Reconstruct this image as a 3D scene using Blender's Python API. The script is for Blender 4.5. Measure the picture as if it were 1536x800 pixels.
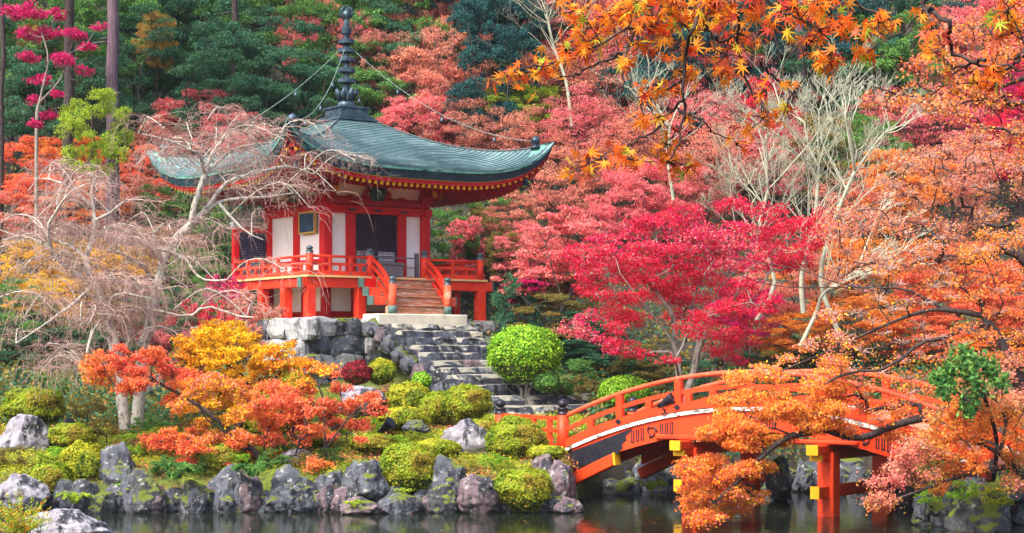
import bpy, math, random
import numpy as np
from math import radians as R_, sin, cos, pi

for o in list(bpy.data.objects): bpy.data.objects.remove(o)
SC = bpy.context.scene; COL = SC.collection
F, HZ = 2600.0, 535.0            # focal length in photo pixels, horizon row
# ---------------------------------------------------------------- camera
cd = bpy.data.cameras.new('camera'); cam = bpy.data.objects.new('camera', cd); COL.objects.link(cam)
cam.location = (0, 0, 0); cam.rotation_euler = (pi/2, 0, 0)
cd.sensor_width = 36.0; cd.lens = F/1536*36.0; cd.shift_y = (HZ-400)/1536.0
cd.clip_start = 0.1; cd.clip_end = 2000
SC.camera = cam
# ---------------------------------------------------------------- light
SUN_EL, SUN_AZ = 52.0, 222.0      # azimuth clockwise from +Y
w = bpy.data.worlds.new('World'); SC.world = w; w.use_nodes = True
nt = w.node_tree; nt.nodes.clear()
sky = nt.nodes.new('ShaderNodeTexSky'); sky.sky_type = 'NISHITA'; sky.sun_disc = False
sky.sun_elevation = R_(SUN_EL); sky.sun_rotation = R_(SUN_AZ); sky.dust_density = 5.0; sky.air_density = 1.0; sky.ozone_density = 1.0
bg = nt.nodes.new('ShaderNodeBackground'); bg.inputs[1].default_value = 0.15
wo = nt.nodes.new('ShaderNodeOutputWorld'); nt.links.new(sky.outputs[0], bg.inputs[0]); nt.links.new(bg.outputs[0], wo.inputs[0])
sl = bpy.data.lights.new('sun', 'SUN'); sl.energy = 1.9; sl.angle = R_(16); sl.color = (1, 0.98, 0.95)
so = bpy.data.objects.new('sun', sl); COL.objects.link(so)
from mathutils import Vector
a_, e_ = R_(SUN_AZ), R_(SUN_EL)
so.rotation_euler = Vector((-sin(a_)*cos(e_), -cos(a_)*cos(e_), -sin(e_))).to_track_quat('-Z', 'Y').to_euler()
so.location = (0, -20, 60)
SC.view_settings.view_transform = 'Standard'; SC.view_settings.look = 'None'
SC.view_settings.exposure = 1.56; SC.view_settings.gamma = 1
SC.render.engine = 'CYCLES'
SC.cycles.max_bounces = 6; SC.cycles.diffuse_bounces = 3; SC.cycles.glossy_bounces = 3; SC.cycles.transmission_bounces = 4
SC.cycles.use_denoising = True
SC.cycles.caustics_reflective = False; SC.cycles.caustics_refractive = False

# ---------------------------------------------------------------- helpers
def at(px, py, Y): return np.array(((px-768)/F*Y, Y, (HZ-py)/F*Y))
def tag(o, label=None, cat=None, group=None, kind=None):
    if label: o['label'] = label
    if cat: o['category'] = cat
    if group: o['group'] = group
    if kind: o['kind'] = kind
    return o
def thing(name, label, cat, loc=(0,0,0), rz=0, group=None):
    o = bpy.data.objects.new(name, None); COL.objects.link(o)
    o.location = [float(v) for v in loc]; o.rotation_euler = (0, 0, rz); o.empty_display_size = .3
    return tag(o, label, cat, group)
def link(name, me, mats, parent=None, bevel=0):
    o = bpy.data.objects.new(name, me); COL.objects.link(o)
    for m in (mats if isinstance(mats, (list, tuple)) else [mats]): me.materials.append(m)
    if parent: o.parent = parent
    if bevel:
        b = o.modifiers.new('bevel', 'BEVEL'); b.width = bevel; b.segments = 1; b.limit_method = 'ANGLE'; b.angle_limit = R_(40)
    return o
def np_mesh(name, V, Fc, smooth=False, mi=None):
    """V (n,3), Fc (m,k) equal sided faces"""
    me = bpy.data.meshes.new(name); V = np.ascontiguousarray(V, np.float32); Fc = np.ascontiguousarray(Fc, np.int32)
    m, k = Fc.shape
    me.vertices.add(len(V)); me.vertices.foreach_set('co', V.ravel())
    me.loops.add(m*k); me.loops.foreach_set('vertex_index', Fc.ravel())
    me.polygons.add(m); me.polygons.foreach_set('loop_start', np.arange(0, m*k, k, dtype=np.int32))
    me.polygons.foreach_set('loop_total', np.full(m, k, np.int32))
    if smooth: me.polygons.foreach_set('use_smooth', np.ones(m, bool))
    if mi is not None: me.polygons.foreach_set('material_index', np.ascontiguousarray(mi, np.int32))
    me.update(calc_edges=True)
    return me
class MB:
    def __init__(s): s.v = []; s.f = []; s.sm = []; s.mi = []
    def add(s, vs, fs, smooth=False, mi=0):
        b = len(s.v); s.v += [tuple(map(float, q)) for q in vs]
        for f in fs: s.f.append([i+b for i in f]); s.sm.append(smooth); s.mi.append(mi)
        return s
    def box(s, x0, x1, y0, y1, z0, z1, mi=0):
        return s.add([(x0,y0,z0),(x1,y0,z0),(x1,y1,z0),(x0,y1,z0),(x0,y0,z1),(x1,y0,z1),(x1,y1,z1),(x0,y1,z1)],
              [(0,3,2,1),(4,5,6,7),(0,1,5,4),(1,2,6,5),(2,3,7,6),(3,0,4,7)], mi=mi)
    def bar(s, p, q, wd, h, mi=0):
        """rectangular bar from p to q, width wd (horizontal), height h"""
        p = np.array(p, float); q = np.array(q, float); d = q-p; d /= np.linalg.norm(d)
        up = np.array((0,0,1.)); 
        if abs(d[2]) > .95: up = np.array((1.,0,0))
        a = np.cross(d, up); a /= np.linalg.norm(a); b = np.cross(a, d)
        a *= wd/2; b *= h/2
        vs = [p-a-b, p+a-b, p+a+b, p-a+b, q-a-b, q+a-b, q+a+b, q-a+b]
        return s.add(vs, [(0,3,2,1),(4,5,6,7),(0,1,5,4),(1,2,6,5),(2,3,7,6),(3,0,4,7)], mi=mi)
    def tube(s, pts, rad, k=8, mi=0, cap=True):
        pts = [np.array(p, float) for p in pts]; n = len(pts)
        rad = [rad]*n if np.isscalar(rad) else rad
        vs = []; fs = []
        for i, p in enumerate(pts):
            d = pts[min(i+1, n-1)]-pts[max(i-1, 0)]; d = d/(np.linalg.norm(d)+1e-9)
            ref = np.array((0,0,1.)) if abs(d[2]) < .9 else np.array((1.,0,0))
            a = np.cross(d, ref); a /= np.linalg.norm(a); b = np.cross(d, a)
            for j in range(k):
                t = 2*pi*j/k; vs.append(p+rad[i]*(cos(t)*a+sin(t)*b))
        for i in range(n-1):
            for j in range(k):
                fs.append((i*k+j, i*k+(j+1)%k, (i+1)*k+(j+1)%k, (i+1)*k+j))
        s.add(vs, fs, True, mi)
        if cap: b = len(s.v)-n*k; s.f += [[b+j for j in range(k)][::-1], [b+(n-1)*k+j for j in range(k)]]; s.sm += [False]*2; s.mi += [mi]*2
        return s
    def lathe(s, prof, c=(0,0,0), k=16, mi=0, smooth=None):
        """prof list of (r,z)"""
        vs = []; fs = []
        for r, z in prof:
            for j in range(k): t = 2*pi*j/k; vs.append((c[0]+r*cos(t), c[1]+r*sin(t), c[2]+z))
        n = len(prof)
        for i in range(n-1):
            for j in range(k): fs.append((i*k+j, i*k+(j+1)%k, (i+1)*k+(j+1)%k, (i+1)*k+j))
        fs.append(tuple(range(k))[::-1]); fs.append(tuple((n-1)*k+j for j in range(k)))
        return s.add(vs, fs, (k > 8) if smooth is None else smooth, mi)
    def grid(s, P, mi=0, smooth=True, flip=False):
        """P (n,m,3)"""
        P = np.asarray(P); n, m = P.shape[:2]; fs = []
        for i in range(n-1):
            for j in range(m-1):
                q = (i*m+j, i*m+j+1, (i+1)*m+j+1, (i+1)*m+j); fs.append(q[::-1] if flip else q)
        return s.add(P.reshape(-1, 3), fs, smooth, mi)
    def prism(s, poly, fn, t0, t1, mi=0):
        """poly: 2d outline; fn(u,v,t)->3d"""
        n = len(poly)
        vs = [fn(u, v, t0) for u, v in poly]+[fn(u, v, t1) for u, v in poly]
        fs = [tuple(range(n))[::-1], tuple(range(n, 2*n))]+[(i, (i+1) % n, n+(i+1) % n, n+i) for i in range(n)]
        return s.add(vs, fs, False, mi)
    def build(s, name, mats, parent=None, off=(0,0,0), bevel=0):
        me = bpy.data.meshes.new(name)
        V = np.array(s.v)-np.array(off, float)
        me.from_pydata(V.tolist(), [], s.f)
        me.polygons.foreach_set('use_smooth', s.sm); me.polygons.foreach_set('material_index', s.mi); me.update()
        return link(name, me, mats, parent, bevel)

# ---------------------------------------------------------------- materials
def ramp(nt, fac, cols, interp='LINEAR', lo=0., hi=1.):
    r = nt.nodes.new('ShaderNodeValToRGB'); r.color_ramp.interpolation = interp
    el = r.color_ramp.elements; n = len(cols)
    while len(el) < n: el.new(.5)
    for i, c in enumerate(cols):
        el[i].position = lo+(hi-lo)*(i/(n if interp == 'CONSTANT' else max(n-1, 1))); el[i].color = (*c, 1)
    nt.links.new(fac, r.inputs[0]); return r.outputs[0]
def noise(nt, vec, scale, detail=4, rough=.6):
    n = nt.nodes.new('ShaderNodeTexNoise'); n.inputs['Scale'].default_value = scale; n.inputs['Detail'].default_value = detail
    n.inputs['Roughness'].default_value = rough; nt.links.new(vec, n.inputs['Vector']); return n.outputs['Fac']
def mixc(nt, fac, a, b, mode='MIX'):
    m = nt.nodes.new('ShaderNodeMix'); m.data_type = 'RGBA'; m.blend_type = mode
    for s, v in ((m.inputs[0], fac), (m.inputs[6], a), (m.inputs[7], b)):
        if isinstance(v, (int, float)): s.default_value = v
        elif isinstance(v, tuple): s.default_value = (*v, 1)
        else: nt.links.new(v, s)
    return m.outputs[2]
def mapv(nt, vec, sc):
    m = nt.nodes.new('ShaderNodeMapping'); m.inputs['Scale'].default_value = sc; nt.links.new(vec, m.inputs[0]); return m.outputs[0]
def maprange(nt, v, a, b, c=0., d=1.):
    m = nt.nodes.new('ShaderNodeMapRange'); m.inputs[1].default_value = a; m.inputs[2].default_value = b
    m.inputs[3].default_value = c; m.inputs[4].default_value = d; nt.links.new(v, m.inputs[0]); return m.outputs[0]
def newmat(name):
    m = bpy.data.materials.new(name); m.use_nodes = True; nt = m.node_tree
    p = nt.nodes['Principled BSDF']; tc = nt.nodes.new('ShaderNodeTexCoord'); return m, nt, p, tc
def bump(nt, p, h, dist, strength=1.):
    b = nt.nodes.new('ShaderNodeBump'); b.inputs['Distance'].default_value = dist; b.inputs['Strength'].default_value = strength
    nt.links.new(h, b.inputs['Height']); nt.links.new(b.outputs[0], p.inputs['Normal'])
def mat(name, cols, scale=3., rough=.6, bmp=0., st=(1,1,1), spec=.22, metal=0., detail=5, lo=.3, hi=.7, dirt=None, dscale=1.5, dlo=.55, dhi=.75):
    m, nt, p, tc = newmat(name)
    v = mapv(nt, tc.outputs['Object'], st); n = noise(nt, v, scale, detail)
    c = ramp(nt, n, cols, lo=lo, hi=hi)
    if dirt is not None:
        n2 = noise(nt, v, dscale, 8, .7); c = mixc(nt, maprange(nt, n2, dlo, dhi), c, dirt)
    nt.links.new(c, p.inputs['Base Color']); p.inputs['Roughness'].default_value = rough; p.inputs['Metallic'].default_value = metal
    p.inputs['Specular IOR Level'].default_value = spec
    if bmp: bump(nt, p, n, bmp)
    return m
def leafmat(name, cols, patch=None, patch_amt=.5, pscale=.35, trans=.35, rough=.5):
    """cols: leaf colours picked per leaf; patch: colours that drift over the crown in clumps"""
    m, nt, p, tc = newmat(name)
    g = nt.nodes.new('ShaderNodeNewGeometry')
    c = ramp(nt, g.outputs['Random Per Island'], cols, 'CONSTANT')
    if patch:
        n = noise(nt, tc.outputs['Object'], pscale, 3)
        c2 = ramp(nt, n, patch, lo=.35, hi=.65); c = mixc(nt, patch_amt, c, c2)
    nt.links.new(c, p.inputs['Base Color']); p.inputs['Roughness'].default_value = rough
    p.inputs['Specular IOR Level'].default_value = .12
    t = nt.nodes.new('ShaderNodeBsdfTranslucent'); nt.links.new(c, t.inputs[0])
    mx = nt.nodes.new('ShaderNodeMixShader'); mx.inputs[0].default_value = trans
    nt.links.new(p.outputs[0], mx.inputs[1]); nt.links.new(t.outputs[0], mx.inputs[2])
    nt.links.new(mx.outputs[0], nt.nodes['Material Output'].inputs[0]); return m

M = {}
M['deck_paint'] = mat('orange_vermilion_paint', [(.60,.026,.010),(.72,.048,.018)], 1.2, .45, .002, dirt=(.78,.14,.08), dscale=2.6, dlo=.58, dhi=.75)
M['vermilion'] = mat('vermilion_paint', [(.52,.006,.008),(.64,.010,.012)], 1.2, .45, .002, dirt=(.42,.03,.02), dscale=2.2, dlo=.6, dhi=.8)
M['orange_paint'] = mat('orange_paint', [(.58,.036,.008),(.70,.060,.013)], 1.0, .45, .003, st=(1,1,.4), dirt=(.30,.025,.012), dscale=2.2, dlo=.54, dhi=.74)
M['rail_paint'] = mat('weathered_rail_paint', [(.64,.060,.02),(.76,.11,.05)], 2.5, .5, .002, dirt=(.8,.42,.28), dscale=3, dlo=.56, dhi=.75)
M['crimson_paint'] = mat('deep_red_paint', [(.36,.006,.012),(.46,.010,.014)], 1.5, .5)
M['plaster'] = mat('white_plaster', [(.84,.84,.85),(.90,.90,.91)], 1.1, .8, .002, dirt=(.60,.56,.50), dscale=1.3, dlo=.62, dhi=.85)
M['yellow'] = mat('yellow_paint', [(.62,.30,.008),(.74,.38,.015)], 3, .5)
M['deck_wood'] = mat('deck_wood', [(.62,.40,.14),(.78,.56,.24)], 2, .65, .003, st=(1,1,4), dirt=(.40,.26,.14))
M['old_wood'] = mat('old_step_wood', [(.20,.07,.03),(.36,.17,.09),(.50,.05,.02)], 1.6, .7, .004, st=(1,3,8), dirt=(.65,.52,.42), dscale=2.0, dlo=.5, dhi=.7)
M['grey_wood'] = mat('grey_wood', [(.11,.09,.11),(.20,.17,.19)], 3, .7, .003, st=(6,6,1))
M['lattice'] = mat('dark_lattice_wood', [(.030,.018,.035),(.07,.045,.07)], 3, .6)
M['cap'] = mat('dull_bronze', [(.05,.085,.10),(.13,.19,.20)], 4, .38, .002, metal=.5)
M['black_iron'] = mat('black_iron', [(.012,.012,.018),(.03,.03,.04)], 5, .3, metal=.2)
M['finial'] = mat('finial_bronze', [(.018,.028,.045),(.045,.07,.095),(.10,.15,.17)], 3, .42, .004, metal=.5)
M['verdigris'] = mat('verdigris_fitting', [(.02,.08,.08),(.08,.17,.15),(.12,.07,.06)], 9, .6, .002)
M['edge_dark'] = mat('dark_eave_edge', [(.005,.014,.026),(.015,.04,.055)], 4, .5, st=(1,1,3), dirt=(.06,.22,.17), dscale=1.2)
M['edge_green'] = mat('green_eave_edge', [(.04,.20,.15),(.16,.38,.30)], 5, .5, dirt=(.02,.05,.07), dscale=4, dlo=.5, dhi=.6)
M['gold'] = mat('gold_trim', [(.55,.34,.05),(.7,.46,.1)], 3, .4, metal=.3)
M['white_edge'] = mat('weathered_white_board', [(.55,.52,.48),(.82,.80,.76)], 2.2, .7, .004, st=(1,1,2), dirt=(.14,.11,.09), dscale=4, dlo=.49, dhi=.60)
M['pale_stone'] = mat('pale_cut_stone', [(.50,.46,.36),(.68,.63,.50)], 2, .8, .006, dirt=(.30,.27,.22))
M['bark_dark'] = mat('dark_bark', [(.018,.012,.012),(.07,.05,.045)], 6, .8, .02, st=(3,3,.6))
M['bark_pale'] = mat('pale_lichen_bark', [(.34,.31,.27),(.56,.54,.46)], 4, .85, .012, st=(2,2,1), dirt=(.14,.10,.09), dscale=5, dlo=.5, dhi=.62)
M['bark_grey'] = mat('grey_maple_bark', [(.14,.11,.10),(.36,.33,.28)], 4, .85, .012, st=(2,2,.8), dirt=(.05,.035,.03), dscale=4, dlo=.52, dhi=.62)
M['bark_green'] = mat('pale_green_bark', [(.26,.27,.19),(.48,.48,.36)], 3, .8, .01, dirt=(.16,.15,.11), dscale=4)
M['bark_violet'] = mat('violet_cedar_bark', [(.045,.025,.04),(.18,.12,.14)], 5, .85, .03, st=(5,5,.3), dirt=(.30,.27,.27), dscale=1.2, dlo=.55, dhi=.7)
M['twig_pink'] = mat('pinkish_twigs', [(.29,.16,.14),(.53,.37,.31)], 1.2, .7)
M['twig_brown'] = mat('brown_twigs', [(.20,.10,.08),(.42,.27,.20)], 1.2, .7)

def rockmat(name, cols, moss=.35, mosscol=((.05,.08,.008),(.15,.17,.015)), dark=(.02,.022,.03)):
    m, nt, p, tc = newmat(name); v = tc.outputs['Object']
    n = noise(nt, v, 1.4, 9, .65); c = ramp(nt, n, cols, lo=.3, hi=.7)
    n2 = noise(nt, mapv(nt, v, (1,1,.35)), 1.7, 9, .75); c = mixc(nt, maprange(nt, n2, .50, .58), c, dark)
    n3 = noise(nt, v, 5, 8, .75); c = mixc(nt, maprange(nt, n3, .57, .65), c, (.42,.43,.38))
    g = nt.nodes.new('ShaderNodeNewGeometry'); sx = nt.nodes.new('ShaderNodeSeparateXYZ'); nt.links.new(g.outputs['Normal'], sx.inputs[0])
    n4 = noise(nt, v, 1.1, 6, .6)
    ad = nt.nodes.new('ShaderNodeMath'); ad.operation = 'MULTIPLY_ADD'; nt.links.new(sx.outputs[2], ad.inputs[0]); ad.inputs[1].default_value = .35; nt.links.new(n4, ad.inputs[2])
    mc = ramp(nt, noise(nt, v, 3, 5), list(mosscol))
    c = mixc(nt, maprange(nt, ad.outputs[0], 1.02-moss, 1.08-moss), c, mc)
    p.inputs['Specular IOR Level'].default_value = .25
    nt.links.new(c, p.inputs['Base Color']); p.inputs['Roughness'].default_value = .6
    mm = nt.nodes.new('ShaderNodeMath'); mm.operation = 'ADD'; nt.links.new(n, mm.inputs[0]); nt.links.new(n3, mm.inputs[1])
    bump(nt, p, mm.outputs[0], .06); return m
M['rock_pale'] = rockmat('pale_lilac_rock', [(.17,.155,.19),(.38,.36,.39)], .05)
M['rock_dark'] = rockmat('dark_blue_rock', [(.022,.027,.038),(.15,.16,.185)], .28)
M['rock_moss'] = rockmat('mossy_rock', [(.012,.015,.018),(.10,.105,.105)], .38)
M['rock_rust'] = rockmat('rust_rock', [(.06,.04,.05),(.24,.17,.18)], .18)
M['rock_wall'] = rockmat('pale_wall_stone', [(.20,.205,.22),(.44,.44,.43)], .0, dark=(.06,.06,.07))
M['step_stone'] = rockmat('dark_step_stone', [(.02,.026,.045),(.11,.12,.15)], .40, mosscol=((.17,.165,.14),(.34,.32,.25)))

def terrainmat():
    m, nt, p, tc = newmat('ground'); v = tc.outputs['Object']
    c1 = ramp(nt, noise(nt, v, .5, 8, .7), [(.04,.055,.010),(.12,.16,.015),(.22,.22,.025)], lo=.32, hi=.68)
    c2 = ramp(nt, noise(nt, v, 3.5, 8, .75), [(.05,.025,.015),(.16,.06,.02),(.34,.12,.03)], lo=.35, hi=.7)
    c = mixc(nt, maprange(nt, noise(nt, v, .8, 6, .6), .54, .64), c1, c2)
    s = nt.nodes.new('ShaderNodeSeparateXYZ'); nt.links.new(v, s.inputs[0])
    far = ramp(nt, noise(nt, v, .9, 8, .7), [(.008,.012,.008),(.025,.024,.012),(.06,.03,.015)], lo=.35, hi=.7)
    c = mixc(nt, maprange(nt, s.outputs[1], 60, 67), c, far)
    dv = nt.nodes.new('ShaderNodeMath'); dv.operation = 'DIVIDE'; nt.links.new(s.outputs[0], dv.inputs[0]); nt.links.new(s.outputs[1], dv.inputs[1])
    bank_shade = ramp(nt, noise(nt, v, 2.5, 8, .7), [(.010,.010,.008),(.03,.022,.012),(.07,.03,.015)], lo=.35, hi=.7)
    c = mixc(nt, maprange(nt, dv.outputs[0], .035, .055), c, bank_shade)  # shade of the bank behind the bridge, put into the ground colour
    wet = (.012,.014,.012); c = mixc(nt, maprange(nt, s.outputs[2], -3.75, -4.1), c, wet)
    nt.links.new(c, p.inputs['Base Color']); p.inputs['Roughness'].default_value = .9
    bump(nt, p, noise(nt, v, 6, 8, .7), .08); return m
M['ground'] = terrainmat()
def watermat():
    m, nt, p, tc = newmat('pond_water'); v = tc.outputs['Object']
    p.inputs['Base Color'].default_value = (.010,.014,.008,1); p.inputs['Roughness'].default_value = .09; p.inputs['IOR'].default_value = 1.33
    p.inputs['Specular IOR Level'].default_value = .5
    bump(nt, p, noise(nt, mapv(nt, v, (1,.45,1)), 2.2, 3), .012); return m
M['water'] = watermat()
def roofmat():
    m, nt, p, tc = newmat('copper_shingles'); v = tc.outputs['Object']
    base = ramp(nt, noise(nt, v, .55, 6, .6), [(.055,.115,.125),(.105,.185,.19),(.18,.27,.275)], lo=.35, hi=.65)
    br = nt.nodes.new('ShaderNodeUVMap')
    b = nt.nodes.new('ShaderNodeTexBrick'); b.inputs['Scale'].default_value = 1; b.inputs['Color1'].default_value = (.86,.86,.86,1)
    b.inputs['Color2'].default_value = (1.08,1.08,1.08,1); b.inputs['Mortar'].default_value = (.38,.44,.44,1)
    b.inputs['Mortar Size'].default_value = .05; b.inputs['Brick Width'].default_value = 3.4; b.inputs['Row Height'].default_value = 1.0
    nt.links.new(br.outputs[0], b.inputs['Vector'])
    c = mixc(nt, .9, base, b.outputs[0], 'MULTIPLY')
    st = noise(nt, mapv(nt, br.outputs[0], (.25, 1.1, 1)), 1.0, 6, .7); c = mixc(nt, maprange(nt, st, .56, .68, 0, .55), c, (.50,.60,.60))
    st2 = noise(nt, mapv(nt, br.outputs[0], (.8, .1, 1)), .6, 6, .7); c = mixc(nt, maprange(nt, st2, .55, .75, 0, .6), c, (.04,.12,.115))
    nt.links.new(c, p.inputs['Base Color']); p.inputs['Roughness'].default_value = .42; p.inputs['Metallic'].default_value = .15
    bump(nt, p, b.outputs['Fac'], -.02); return m
M['roof'] = roofmat()

def zone(P, r, w, sc=.55, ph=0.):
    """palette index per leaf: drifting zones of colour over the crown; w = weights"""
    n = np.sin(P[:, 0]*sc*1.9+ph)+np.sin(P[:, 2]*sc*2.7+ph*2+P[:, 0]*.4)+np.sin((P[:, 0]-P[:, 2])*sc*1.3+ph*3)+r.normal(size=len(P))*.75
    q = np.argsort(np.argsort(n))/len(P); return np.searchsorted(np.cumsum(w)/np.sum(w), q).clip(0, len(w)-1)
# leaf palettes
L = {}
L['salmon'] = leafmat('salmon_leaves', [(.74,.20,.15),(.80,.34,.23),(.66,.11,.11),(.76,.38,.20),(.72,.26,.21)], [(.70,.12,.12),(.78,.30,.20),(.74,.42,.20)], .45)
L['dusty'] = leafmat('dusty_red_leaves', [(.60,.16,.12),(.68,.30,.20),(.50,.11,.09),(.66,.38,.24)], [(.56,.11,.11),(.66,.32,.18)], .45)
L['rose'] = leafmat('rose_leaves', [(.76,.10,.14),(.82,.24,.24),(.66,.06,.10),(.80,.34,.27)], [(.76,.08,.13),(.82,.30,.26)], .4)
L['crimson'] = leafmat('crimson_leaves', [(.60,.008,.04),(.70,.022,.07),(.46,.006,.03),(.68,.04,.06)], [(.62,.008,.045),(.70,.03,.07),(.50,.008,.03)], .4)
L['magenta'] = leafmat('magenta_leaves', [(.55,.012,.13),(.66,.03,.17),(.42,.01,.10)], None)
L['orange'] = leafmat('orange_leaves', [(.78,.20,.03),(.84,.30,.05),(.70,.12,.03),(.80,.38,.08),(.66,.09,.03)], [(.78,.14,.03),(.82,.30,.04),(.80,.38,.05)], .45)
L['redorange'] = leafmat('red_orange_leaves', [(.76,.11,.06),(.82,.18,.10),(.68,.07,.05),(.82,.26,.14)], [(.74,.07,.07),(.80,.20,.07),(.82,.30,.05)], .45)
L['gold'] = leafmat('golden_leaves', [(.86,.50,.015),(.88,.60,.03),(.84,.38,.015),(.64,.56,.03)], [(.86,.54,.015),(.84,.36,.015),(.56,.54,.025)], .45)
L['lime'] = leafmat('lime_leaves', [(.34,.46,.03),(.48,.56,.05),(.22,.36,.03)], None)
L['olive'] = leafmat('olive_leaves', [(.16,.18,.03),(.26,.22,.04),(.30,.16,.05),(.12,.16,.03)], [(.14,.16,.03),(.32,.16,.05)], .4)
L['green'] = leafmat('green_leaves', [(.07,.21,.04),(.14,.32,.06),(.04,.14,.04),(.22,.38,.07)], [(.05,.16,.05),(.13,.28,.05)], .4)
L['pine'] = leafmat('dark_evergreen_leaves', [(.03,.13,.075),(.05,.18,.10),(.018,.085,.055),(.10,.24,.09)], [(.02,.10,.065),(.11,.22,.08)], .4)
L['teal'] = leafmat('blue_green_leaves', [(.02,.09,.09),(.04,.14,.12),(.012,.06,.065)], None)
L['mixed'] = leafmat('turning_leaves', [(.60,.34,.06),(.66,.20,.08),(.30,.28,.05),(.70,.42,.08)], [(.62,.28,.06),(.30,.30,.05),(.66,.14,.08)], .5)
L['topiary'] = leafmat('clipped_green_leaves', [(.14,.34,.015),(.24,.46,.02),(.08,.22,.015),(.36,.54,.04)], None, trans=.25)
L['azalea'] = leafmat('clipped_azalea_leaves', [(.15,.27,.015),(.27,.38,.02),(.07,.15,.012),(.34,.26,.02)], [(.12,.24,.015),(.32,.38,.02),(.34,.15,.03)], .5, .9, trans=.25)
L['moss'] = leafmat('moss_leaves', [(.20,.30,.015),(.36,.40,.02),(.50,.46,.03),(.07,.14,.01)], [(.14,.24,.015),(.50,.42,.02),(.08,.15,.015)], .5, .7, trans=.2)
L['litter'] = leafmat('fallen_leaves', [(.42,.14,.05),(.60,.12,.06),(.30,.12,.05),(.66,.36,.10),(.10,.12,.03)], None, trans=.1)
L['dkred'] = leafmat('dark_red_leaves', [(.28,.02,.03),(.40,.04,.05),(.18,.02,.03)], None)

# ---------------------------------------------------------------- foliage and branch builders
def unit(v): return v/(np.linalg.norm(v, axis=-1, keepdims=True)+1e-9)
def leaf_arrays(P, size, rng, up=.5, asp=.7, nrm=None):
    n = len(P); N = rng.normal(size=(n, 3)); N[:, 2] += up
    if nrm is not None: N = nrm*1.2+rng.normal(size=(n, 3))*.55
    N = unit(N); T = unit(np.cross(N, rng.normal(size=(n, 3)))); B = np.cross(N, T)
    s = (size*rng.uniform(.7, 1.3, n))[:, None]/2
    V = np.stack([P-T*s, P+B*s*asp+T*s*.15, P+T*s, P-B*s*asp+T*s*.15], 1).reshape(-1, 3)
    return V, np.arange(n*4).reshape(n, 4)
def leaf_obj(name, P, size, m, parent, rng, off=(0,0,0), **k):
    V, Fc = leaf_arrays(np.asarray(P), size, rng, **k)
    return link(name, np_mesh(name, V-np.array(off), Fc), m, parent)
def tubes(paths, radii, k=4):
    """paths (M,n,3) radii (M,n) -> V,F"""
    P = np.asarray(paths, float); Rr = np.asarray(radii, float); Mn, n = P.shape[:2]
    D = np.gradient(P, axis=1); D = unit(D)
    ref = np.zeros_like(D); ref[..., 0] = .31; ref[..., 1] = .93; ref[..., 2] = .17
    A = unit(np.cross(D, ref)); B = np.cross(D, A)
    t = np.arange(k)*2*pi/k
    V = P[:, :, None]+Rr[:, :, None, None]*(np.cos(t)[None, None, :, None]*A[:, :, None]+np.sin(t)[None, None, :, None]*B[:, :, None])
    idx = np.arange(Mn*n*k).reshape(Mn, n, k)
    a = idx[:, :-1]; b = idx[:, 1:]
    Fc = np.stack([a, np.roll(a, -1, 2), np.roll(b, -1, 2), b], -1).reshape(-1, 4)
    return V.reshape(-1, 3), Fc
def join(parts):
    V = []; Fs = []; b = 0
    for v, f in parts: V.append(v); Fs.append(f+b); b += len(v)
    return np.concatenate(V), np.concatenate(Fs)
def resample(P, n):
    P = np.asarray(P, float)
    # Catmull-Rom smoothing
    Q = np.vstack([2*P[0]-P[1], P, 2*P[-1]-P[-2]]); out = []
    segs = len(P)-1
    for u in np.linspace(0, segs-1e-6, n):
        i = int(u); t = u-i; a, b, c, d = Q[i:i+4]
        out.append(.5*((2*b)+(-a+c)*t+(2*a-5*b+4*c-d)*t*t+(-a+3*b-3*c+d)*t**3))
    return np.array(out)
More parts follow.
